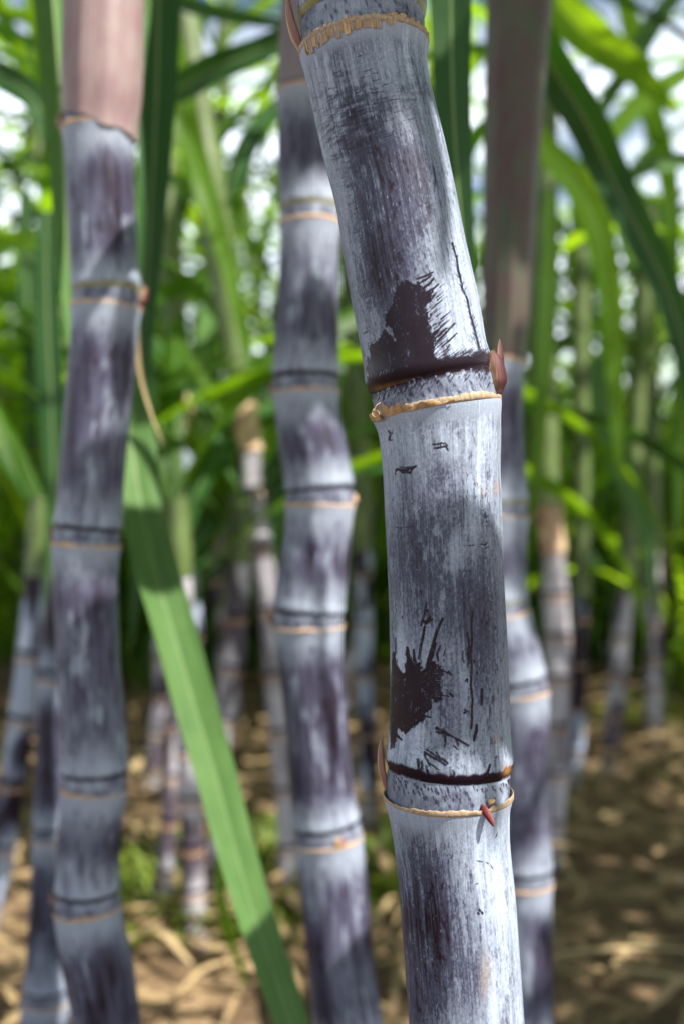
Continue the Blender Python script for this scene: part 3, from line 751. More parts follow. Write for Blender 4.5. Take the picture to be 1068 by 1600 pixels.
# a short pink root pushing out of the lower node
p, T_, d_ = surf(frM, nodesM[1] + .0022, R(26), -.0008)
bud(rootM, p, -T_ * .9 + .55 * d_ + .25 * RT, d_, .0095, .00125, M_ROOT, 0, 8, 1.0, name='root_tip')
p, T_, d_ = surf(frM, nodesM[1] + .0026, R(34), -.0008)
bud(rootM, p, T_ * .5 + .7 * d_ + .5 * RT, d_, .0035, .0012, M_BUD_DRY, 0, 9, 1.0, name='root_tip')
# torn husk fibres on the left of the middle rim, and along the lower and upper rims
def husk_strip(root, frame, t, a0, a1, h, mat, seed, curl=0.0, off=.0012, tilt=0.0, name='husk_fibre'):
    n = 34; r = np.random.default_rng(seed); a = np.linspace(a0, a1, n); v = np.linspace(0, 1, n)
    hh = h * (.35 + .65 * np.sin(np.pi * np.clip(v * .9 + .08, 0, 1))) * (.7 + .6 * vnoise(a, np.array([0.]), .05, 1, seed)[0])
    rows = []
    for k in (0, .35, .7, 1.0):
        tt = t + tilt * v + hh * k
        C, Rr, T, X, Y = frame(tt); d = X * np.sin(a)[:, None] - Y * np.cos(a)[:, None]
        rows.append(C + d * (Rr + off * (.55 + .7 * k - .5 * k * k) + .0009 * curl * k * np.sin(v * 9 + seed))[:, None])
    V = np.array(rows); st = np.stack([np.broadcast_to(v[None] * .004, (4, n)) + seed, np.broadcast_to(np.array([0, .0005, .001, .0015])[:, None], (4, n)), np.zeros((4, n))], -1)
    return mesh_obj(name, rel(V.reshape(-1, 3), root), grid_faces(4, n), mat, root, {'st': ('FLOAT_VECTOR', st.reshape(-1, 3))})
n2 = nodesM[2]; n1 = nodesM[1]; n3 = nodesM[3]
for k, (a0, a1, h, tl) in enumerate(((-1.45, -.35, .0042, .000), (-1.35, -.75, .0052, -.0004), (-1.1, -.2, .0030, .0004), (-.55, .15, .0020, .0006), (-1.5, -1.0, .0036, -.0012))):
    husk_strip(rootM, frM, n2 - .0012, a0, a1, h, M_HUSK, 20 + k, 1.0, .0013 + .0004 * k, tl)
for k, (a0, a1, h, tl) in enumerate(((-.15, .55, .0016, .0000), (.45, 1.35, .0026, .0002), (-.6, -.1, .0016, 0))):
    husk_strip(rootM, frM, n1 - .0010, a0, a1, h, M_SCAR, 40 + k, .6, .0016, tl)
rh = np.random.default_rng(4)
for k in range(40):
    a0 = -1.2 + k * .039 + rh.normal(0, .02); hh_ = rh.uniform(.0024, .0058) * (1 - .35 * sstep(-.2, .4, a0))
    husk_strip(rootM, frM, n3 - hh_ * .78, a0, a0 + rh.uniform(.03, .11), hh_, (M_HUSK, M_SCAR, M_SCAR_TAN, M_SCAR)[k % 4], 60 + k, .25, .0011 + .0004 * rh.random(), tilt=rh.normal(0, .0004))
for k in range(5):
    husk_strip(rootM, frM, n3 + .000, .3 + k * .18, .55 + k * .2, .0022, M_HUSK, 90 + k, .8, .0012)
# a thin curled husk thread at the left of the middle rim
def thread(root, pts, rad, mat, name='husk_thread'):
    C = catmull(pts, 30); T = nrm(np.gradient(C, axis=0)); X = nrm(np.cross(T, [0.1, 1, .2])); Y = np.cross(T, X); a = np.linspace(0, 2 * math.pi, 7)
    rr = rad * (1 - .6 * np.linspace(0, 1, 30))
    V = C[:, None] + (X[:, None] * np.cos(a)[None, :, None] + Y[:, None] * np.sin(a)[None, :, None]) * rr[:, None, None]
    st = np.zeros((30 * 7, 3)); st[:, 1] = np.repeat(np.arange(30) * .0005, 7)
    return mesh_obj(name, rel(V.reshape(-1, 3), root), grid_faces(30, 7), mat, root, {'st': ('FLOAT_VECTOR', st)})
thread(rootM, [at(590, 632, .338), at(583, 640, .337), at(581, 648, .336), at(586, 652, .335), at(592, 647, .334), at(589, 641, .335)], .0003, M_HUSK)
thread(rootM, [at(596, 628, .336), at(587, 634, .335), at(584, 643, .335)], .00025, M_HUSK)

# ------------------------------------------------------------------ sunlit points kept free of overhead blades
for x, y, d, r_ in ((650, 690, .35, .008), (700, 700, .35, .008), (745, 710, .35, .008), (740, 750, .35, .006), (772, 800, .35, .004), (775, 860, .35, .003), (680, 330, .35, .006), (690, 380, .35, .008), (705, 440, .35, .008), (715, 500, .35, .008), (680, 520, .35, .006), (730, 560, .35, .005),
                    (745, 1320, .35, .006), (775, 1380, .35, .008), (770, 1450, .35, .008), (785, 1540, .35, .008), (775, 1590, .35, .008),
                    (185, 260, .62, .008), (185, 330, .62, .010), (192, 410, .62, .008), (180, 60, .62, .008), (165, 130, .62, .008), (490, 400, .66, .010), (490, 455, .66, .010), (522, 740, .66, .008), (490, 850, .66, .012), (490, 930, .66, .012), (500, 1040, .66, .010), (515, 1110, .66, .010), (512, 1180, .66, .010), (525, 1250, .66, .008),
                    (830, 1110, .75, .008), (845, 1300, .75, .006), (835, 1340, .75, .008), (825, 1420, .75, .008), (222, 690, .70, .012), (232, 740, .70, .006), (275, 980, .67, .012), (292, 1040, .67, .012), (310, 1100, .66, .012), (330, 1170, .65, .012), (345, 1230, .64, .012), (372, 1330, .63, .010),
                    (395, 820, 1.5, .02), (865, 900, 1.6, .02), (870, 1060, 1.6, .02), (430, 1100, 1.5, .02)):
    LIT.append((at(x, y, d), r_))

# ------------------------------------------------------------------ the other near canes
KL = [(0, 106, 214), (100, 104, 213), (215, 101, 209), (300, 105, 211), (400, 110, 215), (462, 114, 219), (520, 111, 216), (600, 105, 208), (700, 97, 198), (800, 89, 190), (860, 83, 186), (950, 86, 184),
      (1050, 92, 188), (1100, 95, 193), (1190, 98, 199), (1240, 98, 198), (1300, 92, 190), (1400, 88, 187), (1440, 88, 192), (1500, 98, 206), (1550, 108, 213), (1600, 118, 219), (1700, 128, 228)]
KL = extend_keys(KL, -900, 190, 92, 2330, 165, 100); KL = extend_keys(KL[1:], -400, 165, 98, 2330, 165, 100)[:1] + KL
spL, tyL = spine_from_px(KL, lambda y: .62)
nodesL = [tyL(v) for v in (2200, 1960, 1690, 1418, 1232, 852, 482, 208, -60, -400, -800)]
rootL = thing('sugarcane', at(165, 2330, .62), 'blurred purple sugarcane left in the photo, wrapped at its top in a mauve leaf sheath', 'sugarcane')
frL = build_cane(rootL, spL, nodesL, mat=M_CANE_NEAR, res=.0009, seed=11, nback=3, scar_mat=M_SCAR_TAN, olive=(6,), dark=1.0, scar_amp=1.2)
sheath(rootL, frL, nodesL[7] + .0015, nodesL[9], M_SHEATH_PINK, .0022, 4, .0035, slit=-.35, ncol=120)
for k, (i, a) in enumerate(((6, 92), (5, -95), (4, 93), (3, -92), (7, -80))):
    p, T_, d_ = surf(frL, nodesL[i] + .001, R(a), .0)
    bud(rootL, p, T_ + .15 * d_, d_ - .4 * np.array([0, 1, 0]), .016 if k == 0 else .011, .0045, M_BUD_DRY if k else M_BUD, 2, 30 + k, .5)

KC = [(-60, 446, 528), (60, 440, 526), (150, 434, 525), (250, 434, 527), (345, 438, 531), (450, 434, 528), (520, 429, 529), (600, 427, 529), (640, 429, 530), (700, 436, 542), (780, 447, 552), (830, 444, 549), (900, 434, 543),
      (975, 427, 535), (1050, 437, 538), (1150, 448, 545), (1250, 455, 555), (1315, 463, 566), (1400, 470, 575), (1500, 480, 583), (1600, 490, 597), (1700, 498, 606)]
KC = extend_keys(KC, -900, 470, 80, 2200, 540, 108); KC.insert(1, (-400, 448, 530))
spC, tyC = spine_from_px(KC, lambda y: .66)
nodesC = [tyC(v) for v in (2080, 1900, 1650, 1312, 980, 790, 614, 352, 148, -90, -380, -760)]
rootC = thing('sugarcane', at(540, 2200, .66), 'crooked blue grey sugarcane standing just behind and left of the sharp stalk', 'sugarcane')
frC = build_cane(rootC, spC, nodesC, mat=M_CANE_NEAR, res=.0009, seed=23, nback=3, scar_mat=M_SCAR_TAN, olive=(7,), dark=1.05, scar_amp=1.2)
sheath(rootC, frC, nodesC[8] + .001, nodesC[10], M_SHEATH_GREY, .0012, 9, .003)
for k, (i, a) in enumerate(((4, -88), (6, -92), (5, 92), (3, 20))):
    p, T_, d_ = surf(frC, nodesC[i] + .001, R(a), .0)
    bud(rootC, p, T_ + .1 * d_, d_ - .4 * np.array([0, 1, 0]), .014 if k == 0 else .008, .004, M_BUD_DRY, 1, 50 + k, .5)

KR = [(0, 768, 850), (200, 762, 836), (400, 758, 826), (560, 752, 818), (620, 745, 816), (720, 742, 819), (800, 740, 824), (880, 738, 821), (950, 742, 824), (1000, 748, 838), (1085, 765, 855), (1200, 768, 855), (1300, 770, 860),
      (1380, 774, 861), (1500, 776, 862), (1600, 776, 864), (1700, 776, 866)]
KR = extend_keys(KR, -900, 830, 76, 2000, 825, 92); KR.insert(1, (-400, 776, 856))
spR, tyR = spine_from_px(KR, lambda y: .75)
nodesR = [tyR(v) for v in (1900, 1660, 1380, 1085, 962, 808, 565, 300, 0, -300, -700)]
rootR = thing('sugarcane', at(825, 2000, .75), 'bluish sugarcane half hidden right behind the sharp stalk, its top in a green brown sheath', 'sugarcane')
frR = build_cane(rootR, spR, nodesR, mat=M_CANE_NEAR, res=.001, seed=37, nback=3, scar_mat=M_SCAR_TAN, dark=.8, olive=(4, 5), scar_amp=1.2)
sheath(rootR, frR, nodesR[6] + .001, nodesR[9], M_SHEATH_GREEN, .0016, 14, .003, flare=.004)

KLL = [(900, 80, 134), (1000, 65, 119), (1064, 60, 114), (1200, 56, 110), (1310, 52, 106), (1400, 48, 104), (1500, 42, 106), (1560, 36, 110), (1620, 28, 104)]
KLL = extend_keys(KLL, 300, 165, 50, 2000, 40, 80); KLL.insert(1, (700, 112, 164))
spX, tyX = spine_from_px(KLL, lambda y: .86)
nodesX = [tyX(v) for v in (1930, 1760, 1562, 1312, 1064, 860, 640, 400)]
rootX = thing('sugarcane', at(40, 2000, .86), 'dark blue sugarcane half hidden behind the left mauve sheathed stalk, low in the corner', 'sugarcane')
frX = build_cane(rootX, spX, nodesX, res=.0013, seed=41, nback=2, scar_mat=M_SCAR_TAN, dark=1.2)
sheath(rootX, frX, nodesX[5] + .001, tyX(300), M_SHEATH_GREEN, .0012, 15, .003)

# blades of the near canes that hang into the picture
def pxleaf(name, pts, wpx, mat, parent, seed, fold=.18, **kw):
    P = [at(*q) for q in pts]; d = np.mean([q[2] for q in pts])
    return leaf_mesh(name, P, wpx * d / F_PX, mat, parent, faceto=(.0, 0, .6), fold=fold, seed=seed, nseg=kw.pop('nseg', 40), ncr=9, **kw)
def topleaf(frame, t, first, pts):
    """path that starts at the cane at height t and joins the picture path"""
    C, Rr, T, X, Y = frame(np.array([t]))
    return C[0]
o = leaf_mesh('leaf_blade', [frL(np.array([nodesL[9] - .02]))[0][0], at(110, -520, .67), at(72, -330, .69), at(76, -120, .69), at(88, 60, .685), at(98, 240, .68), at(105, 400, .68), at(112, 560, .68)], .036, M_LEAF_NEAR, rootL, faceto=(0, 0, .6), seed=3, nseg=50, ncr=9, base=.3, maxpow=.6, wave=.04)
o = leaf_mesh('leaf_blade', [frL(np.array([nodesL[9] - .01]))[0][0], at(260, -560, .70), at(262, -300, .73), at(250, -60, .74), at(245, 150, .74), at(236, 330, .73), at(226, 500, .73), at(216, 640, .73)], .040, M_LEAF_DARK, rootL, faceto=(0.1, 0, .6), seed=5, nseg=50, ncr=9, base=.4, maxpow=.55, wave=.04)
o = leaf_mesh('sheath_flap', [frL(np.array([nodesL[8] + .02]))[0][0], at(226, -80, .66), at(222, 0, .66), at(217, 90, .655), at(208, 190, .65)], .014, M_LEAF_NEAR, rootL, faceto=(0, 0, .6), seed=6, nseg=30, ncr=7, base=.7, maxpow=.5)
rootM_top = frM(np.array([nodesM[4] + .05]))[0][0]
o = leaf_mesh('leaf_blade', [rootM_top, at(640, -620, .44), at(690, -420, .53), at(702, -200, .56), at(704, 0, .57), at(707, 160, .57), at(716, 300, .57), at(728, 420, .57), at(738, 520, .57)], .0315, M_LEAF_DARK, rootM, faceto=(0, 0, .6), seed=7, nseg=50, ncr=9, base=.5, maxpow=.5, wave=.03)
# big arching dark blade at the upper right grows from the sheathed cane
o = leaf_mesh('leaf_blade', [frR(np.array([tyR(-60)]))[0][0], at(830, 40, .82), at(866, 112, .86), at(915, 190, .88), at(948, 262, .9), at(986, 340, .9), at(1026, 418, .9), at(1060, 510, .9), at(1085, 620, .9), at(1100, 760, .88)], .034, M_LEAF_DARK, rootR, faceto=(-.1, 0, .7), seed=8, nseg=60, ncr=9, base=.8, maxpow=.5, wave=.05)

# the long blade lying slantwise in front of the gap
DL = leaf_mesh('leaf_blade', [at(150, 180, .80), at(168, 380, .76), at(188, 560, .73), at(207, 700, .71), at(230, 840, .69), at(275, 1000, .675), at(306, 1110, .665), at(336, 1210, .655), at(363, 1310, .645), at(392, 1410, .635), at(425, 1510, .625), at(458, 1610, .615), at(500, 1740, .605), at(560, 1900, .60), at(640, 2080, .60)],
               .0325, M_LEAF_SLANT, None, faceto=(.12, 0, .75), seed=12, nseg=120, ncr=17, base=.6, fold=.26, wave=.10, maxpow=.42)
tag(DL, 'long pale green leaf slanting down from behind the mauve sheathed stalk to the bottom edge', 'leaf')
TH = leaf_mesh('dry_leaf_strip', [at(216, 430, .66), at(214, 520, .665), at(221, 590, .67), at(238, 650, .67), at(262, 708, .665)], .0034, M_LEAF_DRY, None, faceto=(0, 0, .6), seed=13, nseg=30, base=.8)
tag(TH, 'thin dry tan leaf strip dangling beside the left stalk above the slanting green leaf', 'leaf strip')
SP = leaf_mesh('leaf_blade', [at(342, 1340, .98), at(345, 1400, 1.0), at(358, 1460, 1.02), at(375, 1510, 1.05), at(388, 1545, 1.1)], .010, M_LEAF, None, faceto=(0, 0, .6), seed=14, nseg=30, base=.7)
tag(SP, 'small narrow green leaf tip drooping just left of the slanting leaf near the ground', 'leaf')

# ------------------------------------------------------------------ thinner canes farther back
def far_cane(root, spine, t0, t1, nodes, seed, mat=None, ncol=16, dt=.0035, dark=.9, name='stalk'):
    t = np.arange(t0, t1, dt); C, Rr = spine(t); T = nrm(np.gradient(C, axis=0)); X = nrm(RT - (T @ RT)[:, None] * T); Y = np.cross(T, X)
    A = np.linspace(-math.pi, math.pi, ncol); S = A * float(Rr.mean()); k = np.zeros_like(t); g = np.zeros_like(t); dk = np.zeros_like(t)
    for n in nodes:
        x = t - n; k += .09 * np.exp(-(x / .004) ** 2) + .05 * np.exp(-((x - .014) / .005) ** 2); g += np.exp(-(x / .0030) ** 2); dk += np.exp(-((x - .010) / .0028) ** 2)
    w = .86 - .62 * dark * sstep(.42, .62, fbm(S, t, .02, .07, seed, 3)) + .2 * (fbm(S, t, .004, .05, seed + 3, 2) - .5)
    w = w * (1 - .85 * np.clip(dk, 0, 1))[:, None]; w = np.maximum(w, .7 * np.clip(g, 0, 1)[:, None])
    rad = (Rr * (1 + k))[:, None]
    V = C[:, None] + (X[:, None] * np.sin(A)[None, :, None] - Y[:, None] * np.cos(A)[None, :, None]) * rad[..., None]
    sk = np.zeros(w.shape + (4,)); sk[..., 0] = np.clip(w, 0, 1); sk[..., 1] = .75 * np.clip(g, 0, 1)[:, None]; sk[..., 3] = 1
    st = np.stack([np.broadcast_to(S[None], w.shape), np.broadcast_to(t[:, None], w.shape), np.zeros(w.shape)], -1)
    return mesh_obj(name, rel(V.reshape(-1, 3), root), grid_faces(len(t), ncol), mat or M_CANE_FAR, root, {'skin': ('FLOAT_COLOR', sk.reshape(-1, 4)), 'st': ('FLOAT_VECTOR', st.reshape(-1, 3))})
def far_sheath(root, spine, t0, t1, mat, seed, extra=.0025):
    t = np.linspace(t0, t1, 30); C, Rr = spine(t); T = nrm(np.gradient(C, axis=0)); X = nrm(RT - (T @ RT)[:, None] * T); Y = np.cross(T, X); A = np.linspace(-math.pi, math.pi, 16)
    rad = (Rr + extra + .001 * np.sin(t * 60 + seed))[:, None] + .001 * np.sin(A * 2 + seed)[None]
    V = C[:, None] + (X[:, None] * np.sin(A)[None, :, None] - Y[:, None] * np.cos(A)[None, :, None]) * rad[..., None]
    st = np.stack([np.broadcast_to(A[None] * .02, rad.shape), np.broadcast_to(t[:, None], rad.shape), np.zeros(rad.shape)], -1)
    return mesh_obj('leaf_sheath', rel(V.reshape(-1, 3), root), grid_faces(30, 16), mat, root, {'st': ('FLOAT_VECTOR', st.reshape(-1, 3))})
def intrudes(P, dmax):
    x, y, d = to_px(P); return bool(np.any((d > .04) & (d < dmax) & (x > -140) & (x < 1208) & (y > -140) & (y < 1740)))
def add_leaf(root, P, w, mat, seed, dmax=0.0, lit=True, **kw):
    if dmax and intrudes(P, dmax): return None
    if lit and blocks_lit(P, w): return None
    return leaf_mesh('leaf_blade', P, w, mat, root, seed=seed, **kw)
LM = [M_LEAF, M_LEAF, M_LEAF_FRESH, M_LEAF_DARK, M_LEAF]

def crown(root, spine, t0, t1, n, seed, L=(.9, 1.35), w=(.030, .046), dmax=0.0, el=(52, 80), droop=(1.6, 2.9), lit=True, az0=None, nseg=22, mid_=False):
    r = np.random.default_rng(seed); az = r.uniform(0, 6.28) if az0 is None else az0
    for i in range(n):
        t = t0 + (t1 - t0) * (i + .5) / n; C, Rr = spine(np.array([t])); az += math.pi + r.normal(0, .5)
        for tr_ in range(24 if (lit or dmax) else 1):
            P = arch(C[0], az + tr_ * r.normal(0, .35), R(r.uniform(*el)), r.uniform(*L), r.uniform(*droop), 14, r.normal(0, .4))
            P[:, 2] = np.maximum(P[:, 2], .03); wd_ = r.uniform(*w)
            if not ((dmax and intrudes(P, dmax)) or (lit and blocks_lit(P, wd_))): break
        add_leaf(root, P, wd_, (LM if not mid_ else (M_LEAF, M_LEAF_DARK, M_LEAF))[r.integers(5) if not mid_ else r.integers(3)], int(seed * 100 + i), dmax, lit, nseg=nseg, ncr=5, twist=r.normal(0, .7))

MID = [   # name, keys, depth, nodes(px), sheath from, seed, label, leaves
    ([(640, 364, 400), (700, 371, 407), (775, 377, 412), (860, 392, 427), (960, 404, 436), (1060, 412, 442), (1180, 424, 452), (1290, 432, 462), (1420, 436, 470)], (300, 330, 40, 1470, 455, 36), 1.42, (1420, 1330, 1240, 1150, 1060, 960, 862, 775, 700, 640), 705, 3,
     'thin pale sugarcane with a bright tan sheath end, left of the crooked blue grey stalk', M_SHEATH_DRY, 640),
    ([(780, 836, 872), (860, 846, 880), (930, 846, 886), (1000, 850, 890), (1100, 852, 890), (1200, 852, 886), (1300, 850, 880)], (300, 850, 36, 1345, 865, 32), 1.55, (1290, 1215, 1140, 1065, 1000, 935, 865), 860, 5,
     'thin whitish sugarcane below a brown sheath, right of the half hidden bluish stalk', M_SHEATH_DRY, 560),
    ([(1150, 276, 312), (1240, 280, 316), (1340, 283, 320), (1430, 288, 322), (1490, 292, 328)], (500, 262, 34, 1510, 312, 36), 1.28, (1470, 1400, 1330, 1255, 1180, 1110, 1040), 900, 7,
     'pale sugarcane with its base on the ground left of the slanting green leaf', M_SHEATH_FAR, 640),
    ([(1290, 250, 276), (1380, 242, 270), (1460, 232, 258)], (600, 290, 28, 1490, 246, 26), 1.36, (1440, 1370, 1290, 1220, 1140), 1000, 9,
     'short grey sugarcane leaning right, base at the lower left between two paler stalks', M_SHEATH_FAR, 640),
    ([(950, 352, 388), (1020, 348, 384), (1090, 340, 372), (1170, 330, 360), (1300, 322, 352), (1420, 320, 350)], (500, 372, 36, 1470, 334, 32), 1.40, (1400, 1300, 1210, 1130, 1050, 970), 880, 11,
     'greyish pink sugarcane leaning right behind the middle of the slanting green leaf', M_SHEATH_FAR, 640),
    ([(1080, 20, 58), (1200, 4, 44), (1380, -24, 14)], (500, 90, 34, 1480, -30, 36), 1.25, (1420, 1330, 1230, 1130, 1030), 900, 13,
     'dark sugarcane leaning across the lower left corner of the view', M_SHEATH_FAR, 640),
    ([(1100, 946, 974), (1190, 938, 964)], (600, 996, 26, 1205, 950, 27), 2.0, (1170, 1120, 1060, 1000), 930, 15,
     'short mauve grey sugarcane leaning right at the edge of the bare ground', M_SHEATH_FAR, 640),
    ([(960, 1004, 1032), (1050, 1006, 1034), (1150, 1008, 1036)], (500, 1012, 26, 1165, 1023, 27), 2.2, (1130, 1080, 1030, 980, 930), 860, 17,
     'upright pale mauve sugarcane at the far right beside the bare ground', M_SHEATH_FAR, 640),
    ([(1000, 240, 262), (1090, 238, 262)], (500, 262, 24, 1200, 240, 26), 1.95, (1150, 1090, 1030, 960), 900, 19,
     'pinkish sugarcane stub showing between the mauve sheathed stalk and the slanting leaf', M_SHEATH_FAR, 640),
    ([(760, 276, 306), (900, 284, 312), (1050, 292, 318)], (300, 262, 30, 1330, 300, 30), 1.62, (1240, 1160, 1080, 1000, 920, 840, 760), 690, 21,
     'dark sugarcane just right of the upper slanting leaf, partly sunlit at its middle', M_SHEATH_DRY, 640),
    ([(950, 896, 918), (1080, 890, 914), (1190, 886, 910)], (500, 905, 24, 1215, 896, 24), 1.95, (1180, 1110, 1040, 970), 930, 23,
     'dark shaded sugarcane next to the thin whitish stalk on its right side', M_SHEATH_FAR, 640),
    ([(900, 552, 580), (1050, 556, 584), (1200, 562, 590)], (400, 545, 28, 1300, 580, 28), 1.75, (1240, 1150, 1060, 980, 900), 860, 25,
     'dark shadowed sugarcane seen in the gap between the crooked stalk and the sharp one', M_SHEATH_FAR, 640),
]
for keys, (yt, cxt, wt, yb, cxb, wb), d, nd, ysh, sd, lab, smat, _ in MID:
    K = extend_keys(keys, yt, cxt, wt, yb, cxb, wb)
    sp_, ty_ = spine_from_px(K, lambda y, d=d: d)
    # bring the foot exactly to the soil
    base = sp_(np.array([0.0]))[0][0]
    rt = thing('sugarcane', (base[0], base[1], 0.0), lab, 'sugarcane')
    t0 = -(base[2] + .02) / max(.5, 1)
    far_cane(rt, sp_, t0, ty_(ysh) + .03, [ty_(v) for v in nd], sd, ncol=24, dt=.002, mat=M_CANE if 'dark' in lab else None, dark=1.25 if 'dark' in lab else .45 if sd < 6 else .8)  # shade of the dark canes put into their colour: darker rind, less bloom
    ttop = ty_(yt)
    if sd in (7, 9, 11, 13, 19): ttop = ty_(ysh) + .02
    if smat is M_SHEATH_DRY:
        far_sheath(rt, sp_, ty_(ysh), ty_(ysh) + .075, smat, sd); far_sheath(rt, sp_, ty_(ysh) + .07, ttop + .25, M_SHEATH_FAR, sd + 1, .0035)
    else: far_sheath(rt, sp_, ty_(ysh), ttop + .25 if sd not in (7, 9, 11, 13, 19) else ttop + .08, smat, sd)
    crown(rt, sp_, ty_(ysh) + .02 if sd in (7, 9, 11, 13, 19) else ty_(ysh) + .12, ttop + (.09 if sd in (7, 9, 11, 13, 19) else .24), 9, 500 + sd, mid_=True, dmax=d - .04, L=(.7, 1.15))

# chosen blades of the second row (paths through the picture at their real distance)
SEC = [
    ([(800, 160, 1.4), (842, 222, 1.36), (900, 288, 1.33), (935, 365, 1.3), (952, 450, 1.3), (958, 545, 1.3), (962, 650, 1.3), (970, 760, 1.3)], 44, M_LEAF_FRESH, 1),
    ([(262, 20, 1.3), (280, 120, 1.28), (298, 220, 1.26), (325, 310, 1.24), (352, 400, 1.24), (372, 480, 1.24), (384, 540, 1.25), (392, 590, 1.25)], 40, M_LEAF_FRESH, 0),
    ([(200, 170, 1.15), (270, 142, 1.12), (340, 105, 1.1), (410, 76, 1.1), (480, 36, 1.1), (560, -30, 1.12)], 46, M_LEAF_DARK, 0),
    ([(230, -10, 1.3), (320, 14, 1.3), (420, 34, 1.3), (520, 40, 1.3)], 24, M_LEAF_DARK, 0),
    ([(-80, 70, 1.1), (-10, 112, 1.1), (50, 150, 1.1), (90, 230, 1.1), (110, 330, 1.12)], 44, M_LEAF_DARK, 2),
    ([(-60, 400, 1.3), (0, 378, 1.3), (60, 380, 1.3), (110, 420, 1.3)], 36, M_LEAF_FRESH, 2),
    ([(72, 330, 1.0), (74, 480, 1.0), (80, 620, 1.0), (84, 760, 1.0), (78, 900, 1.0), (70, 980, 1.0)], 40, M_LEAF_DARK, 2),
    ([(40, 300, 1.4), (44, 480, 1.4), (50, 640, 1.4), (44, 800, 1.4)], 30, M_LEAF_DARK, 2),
    ([(930, 560, 1.8), (948, 640, 1.8), (968, 715, 1.8), (992, 780, 1.8), (1012, 850, 1.8), (1018, 950, 1.8)], 42, M_LEAF_NEAR, 1),
    ([(440, 470, 1.75), (436, 560, 1.73), (432, 680, 1.7), (424, 820, 1.7), (424, 930, 1.7)], 50, M_LEAF_DARK, 0),
    ([(340, 440, 1.7), (322, 520, 1.7), (308, 600, 1.7), (300, 700, 1.7), (296, 800, 1.7)], 36, M_LEAF_NEAR, 0),
    ([(860, 300, 1.2), (856, 450, 1.2), (848, 580, 1.2), (838, 720, 1.2), (830, 830, 1.2)], 30, M_LEAF, 1),
    ([(215, 380, .95), (225, 520, .95), (222, 700, .95), (214, 900, .95), (205, 1020, .95)], 34, M_LEAF_DARK, 2),
    ([(1090, -40, 1.5), (1040, 10, 1.5), (990, 90, 1.5), (930, 190, 1.5), (900, 300, 1.5)], 30, M_LEAF_NEAR, 1),
    ([(1120, 90, 1.9), (1060, 120, 1.9), (990, 170, 1.9), (930, 250, 1.9), (900, 350, 1.9), (885, 460, 1.9)], 34, M_LEAF_FRESH, 1),
    ([(960, -60, 2.1), (985, 40, 2.1), (1010, 150, 2.1), (1040, 260, 2.1), (1050, 400, 2.1), (1046, 560, 2.1)], 36, M_LEAF, 1),
    ([(1130, 260, 1.8), (1060, 250, 1.8), (990, 270, 1.8), (940, 330, 1.8), (915, 430, 1.8)], 26, M_LEAF_NEAR, 1),
    ([(1110, 360, 1.6), (1090, 440, 1.6), (1075, 560, 1.6), (1064, 700, 1.6), (1058, 860, 1.6)], 40, M_LEAF, 1),
    ([(840, -40, 1.4), (880, 20, 1.4), (925, 60, 1.4), (990, 110, 1.45), (1060, 180, 1.5)], 60, M_LEAF_FRESH, 1),
]
MIDROOTS = [o for o in col.objects if o.type == 'EMPTY' and o.name.startswith('sugarcane')]
def owner(k): return {0: MIDROOTS[5], 1: MIDROOTS[6], 2: MIDROOTS[4]}[k]
for i, (pts, wpx, mt, ow) in enumerate(SEC):
    q0 = at(*pts[0]); rt = owner(ow)
    leaf_mesh('leaf_blade', [at(*q) for q in pts], wpx * pts[2][2] / F_PX, mt, rt, faceto=(0.05, 0, .6), seed=200 + i, nseg=44, ncr=7, base=.7, maxpow=.55, wave=.10)

# ------------------------------------------------------------------ canes of the field behind: six grown ones, copied
PROT = []
def far_proto(seed):
    r = np.random.default_rng(seed)
    rt = thing('sugarcane', (0, 0, 0), 'x', 'sugarcane')
    H = r.uniform(1.3, 1.75); lx, ly, b = r.normal(0, .10), r.normal(0, .10), r.normal(0, .05); rad = r.uniform(.013, .018); ph = r.uniform(0, 6)
    def sp_(q):
        q = np.atleast_1d(q).astype(float); k = q / H
        return np.stack([lx * k + b * np.sin(k * 3 + ph) - b * math.sin(ph) + .006 * np.sin(q * 30 + ph), ly * k + b * np.sin(k * 2.2) + q * 0, q - .02], -1), rad * (1.1 - .25 * k)
    hs = r.uniform(.42, .75)
    nd = list(np.cumsum([.05] + [r.uniform(.06, .12) for _ in range(int(hs / .09) + 1)]))
    far_cane(rt, sp_, 0, hs + .05, nd, seed, ncol=12, dt=.006)
    far_sheath(rt, sp_, hs, H, M_SHEATH_FAR, seed, .003)
    crown(rt, sp_, hs - .1, H - .01, 23, 700 + seed, L=(.75, 1.2), w=(.018, .036), lit=False, nseg=16, droop=(1.5, 3.2))
    crown(rt, sp_, .2, .8, 12, 800 + seed, L=(.5, .95), w=(.026, .042), lit=False, nseg=14, droop=(1.2, 2.6), el=(45, 82))
    for k in range(1):    # a dead blade hanging by the stalk
        P = arch(sp_(np.array([hs - .05 * k]))[0][0], r.uniform(0, 6.28), R(40), .6, 3.4)
        leaf_mesh('leaf_blade', P, .022, M_LEAF_DRY, rt, seed=seed * 9 + k, nseg=14, ncr=3)
    return rt
for k in range(7): PROT.append(far_proto(60 + k))
PKIDS = {p.name: [c for c in p.children] for p in PROT}
def copy_cane(src, loc, rz, sc):
    r_ = src.copy(); col.objects.link(r_); r_.location = loc; r_.rotation_euler = (0, 0, rz); r_.scale = (sc, sc, sc)
    for c in PKIDS[src.name]:
        d = c.copy(); col.objects.link(d); d.parent = r_
    return r_
spots = []
rg = np.random.default_rng(5)
tries = 0
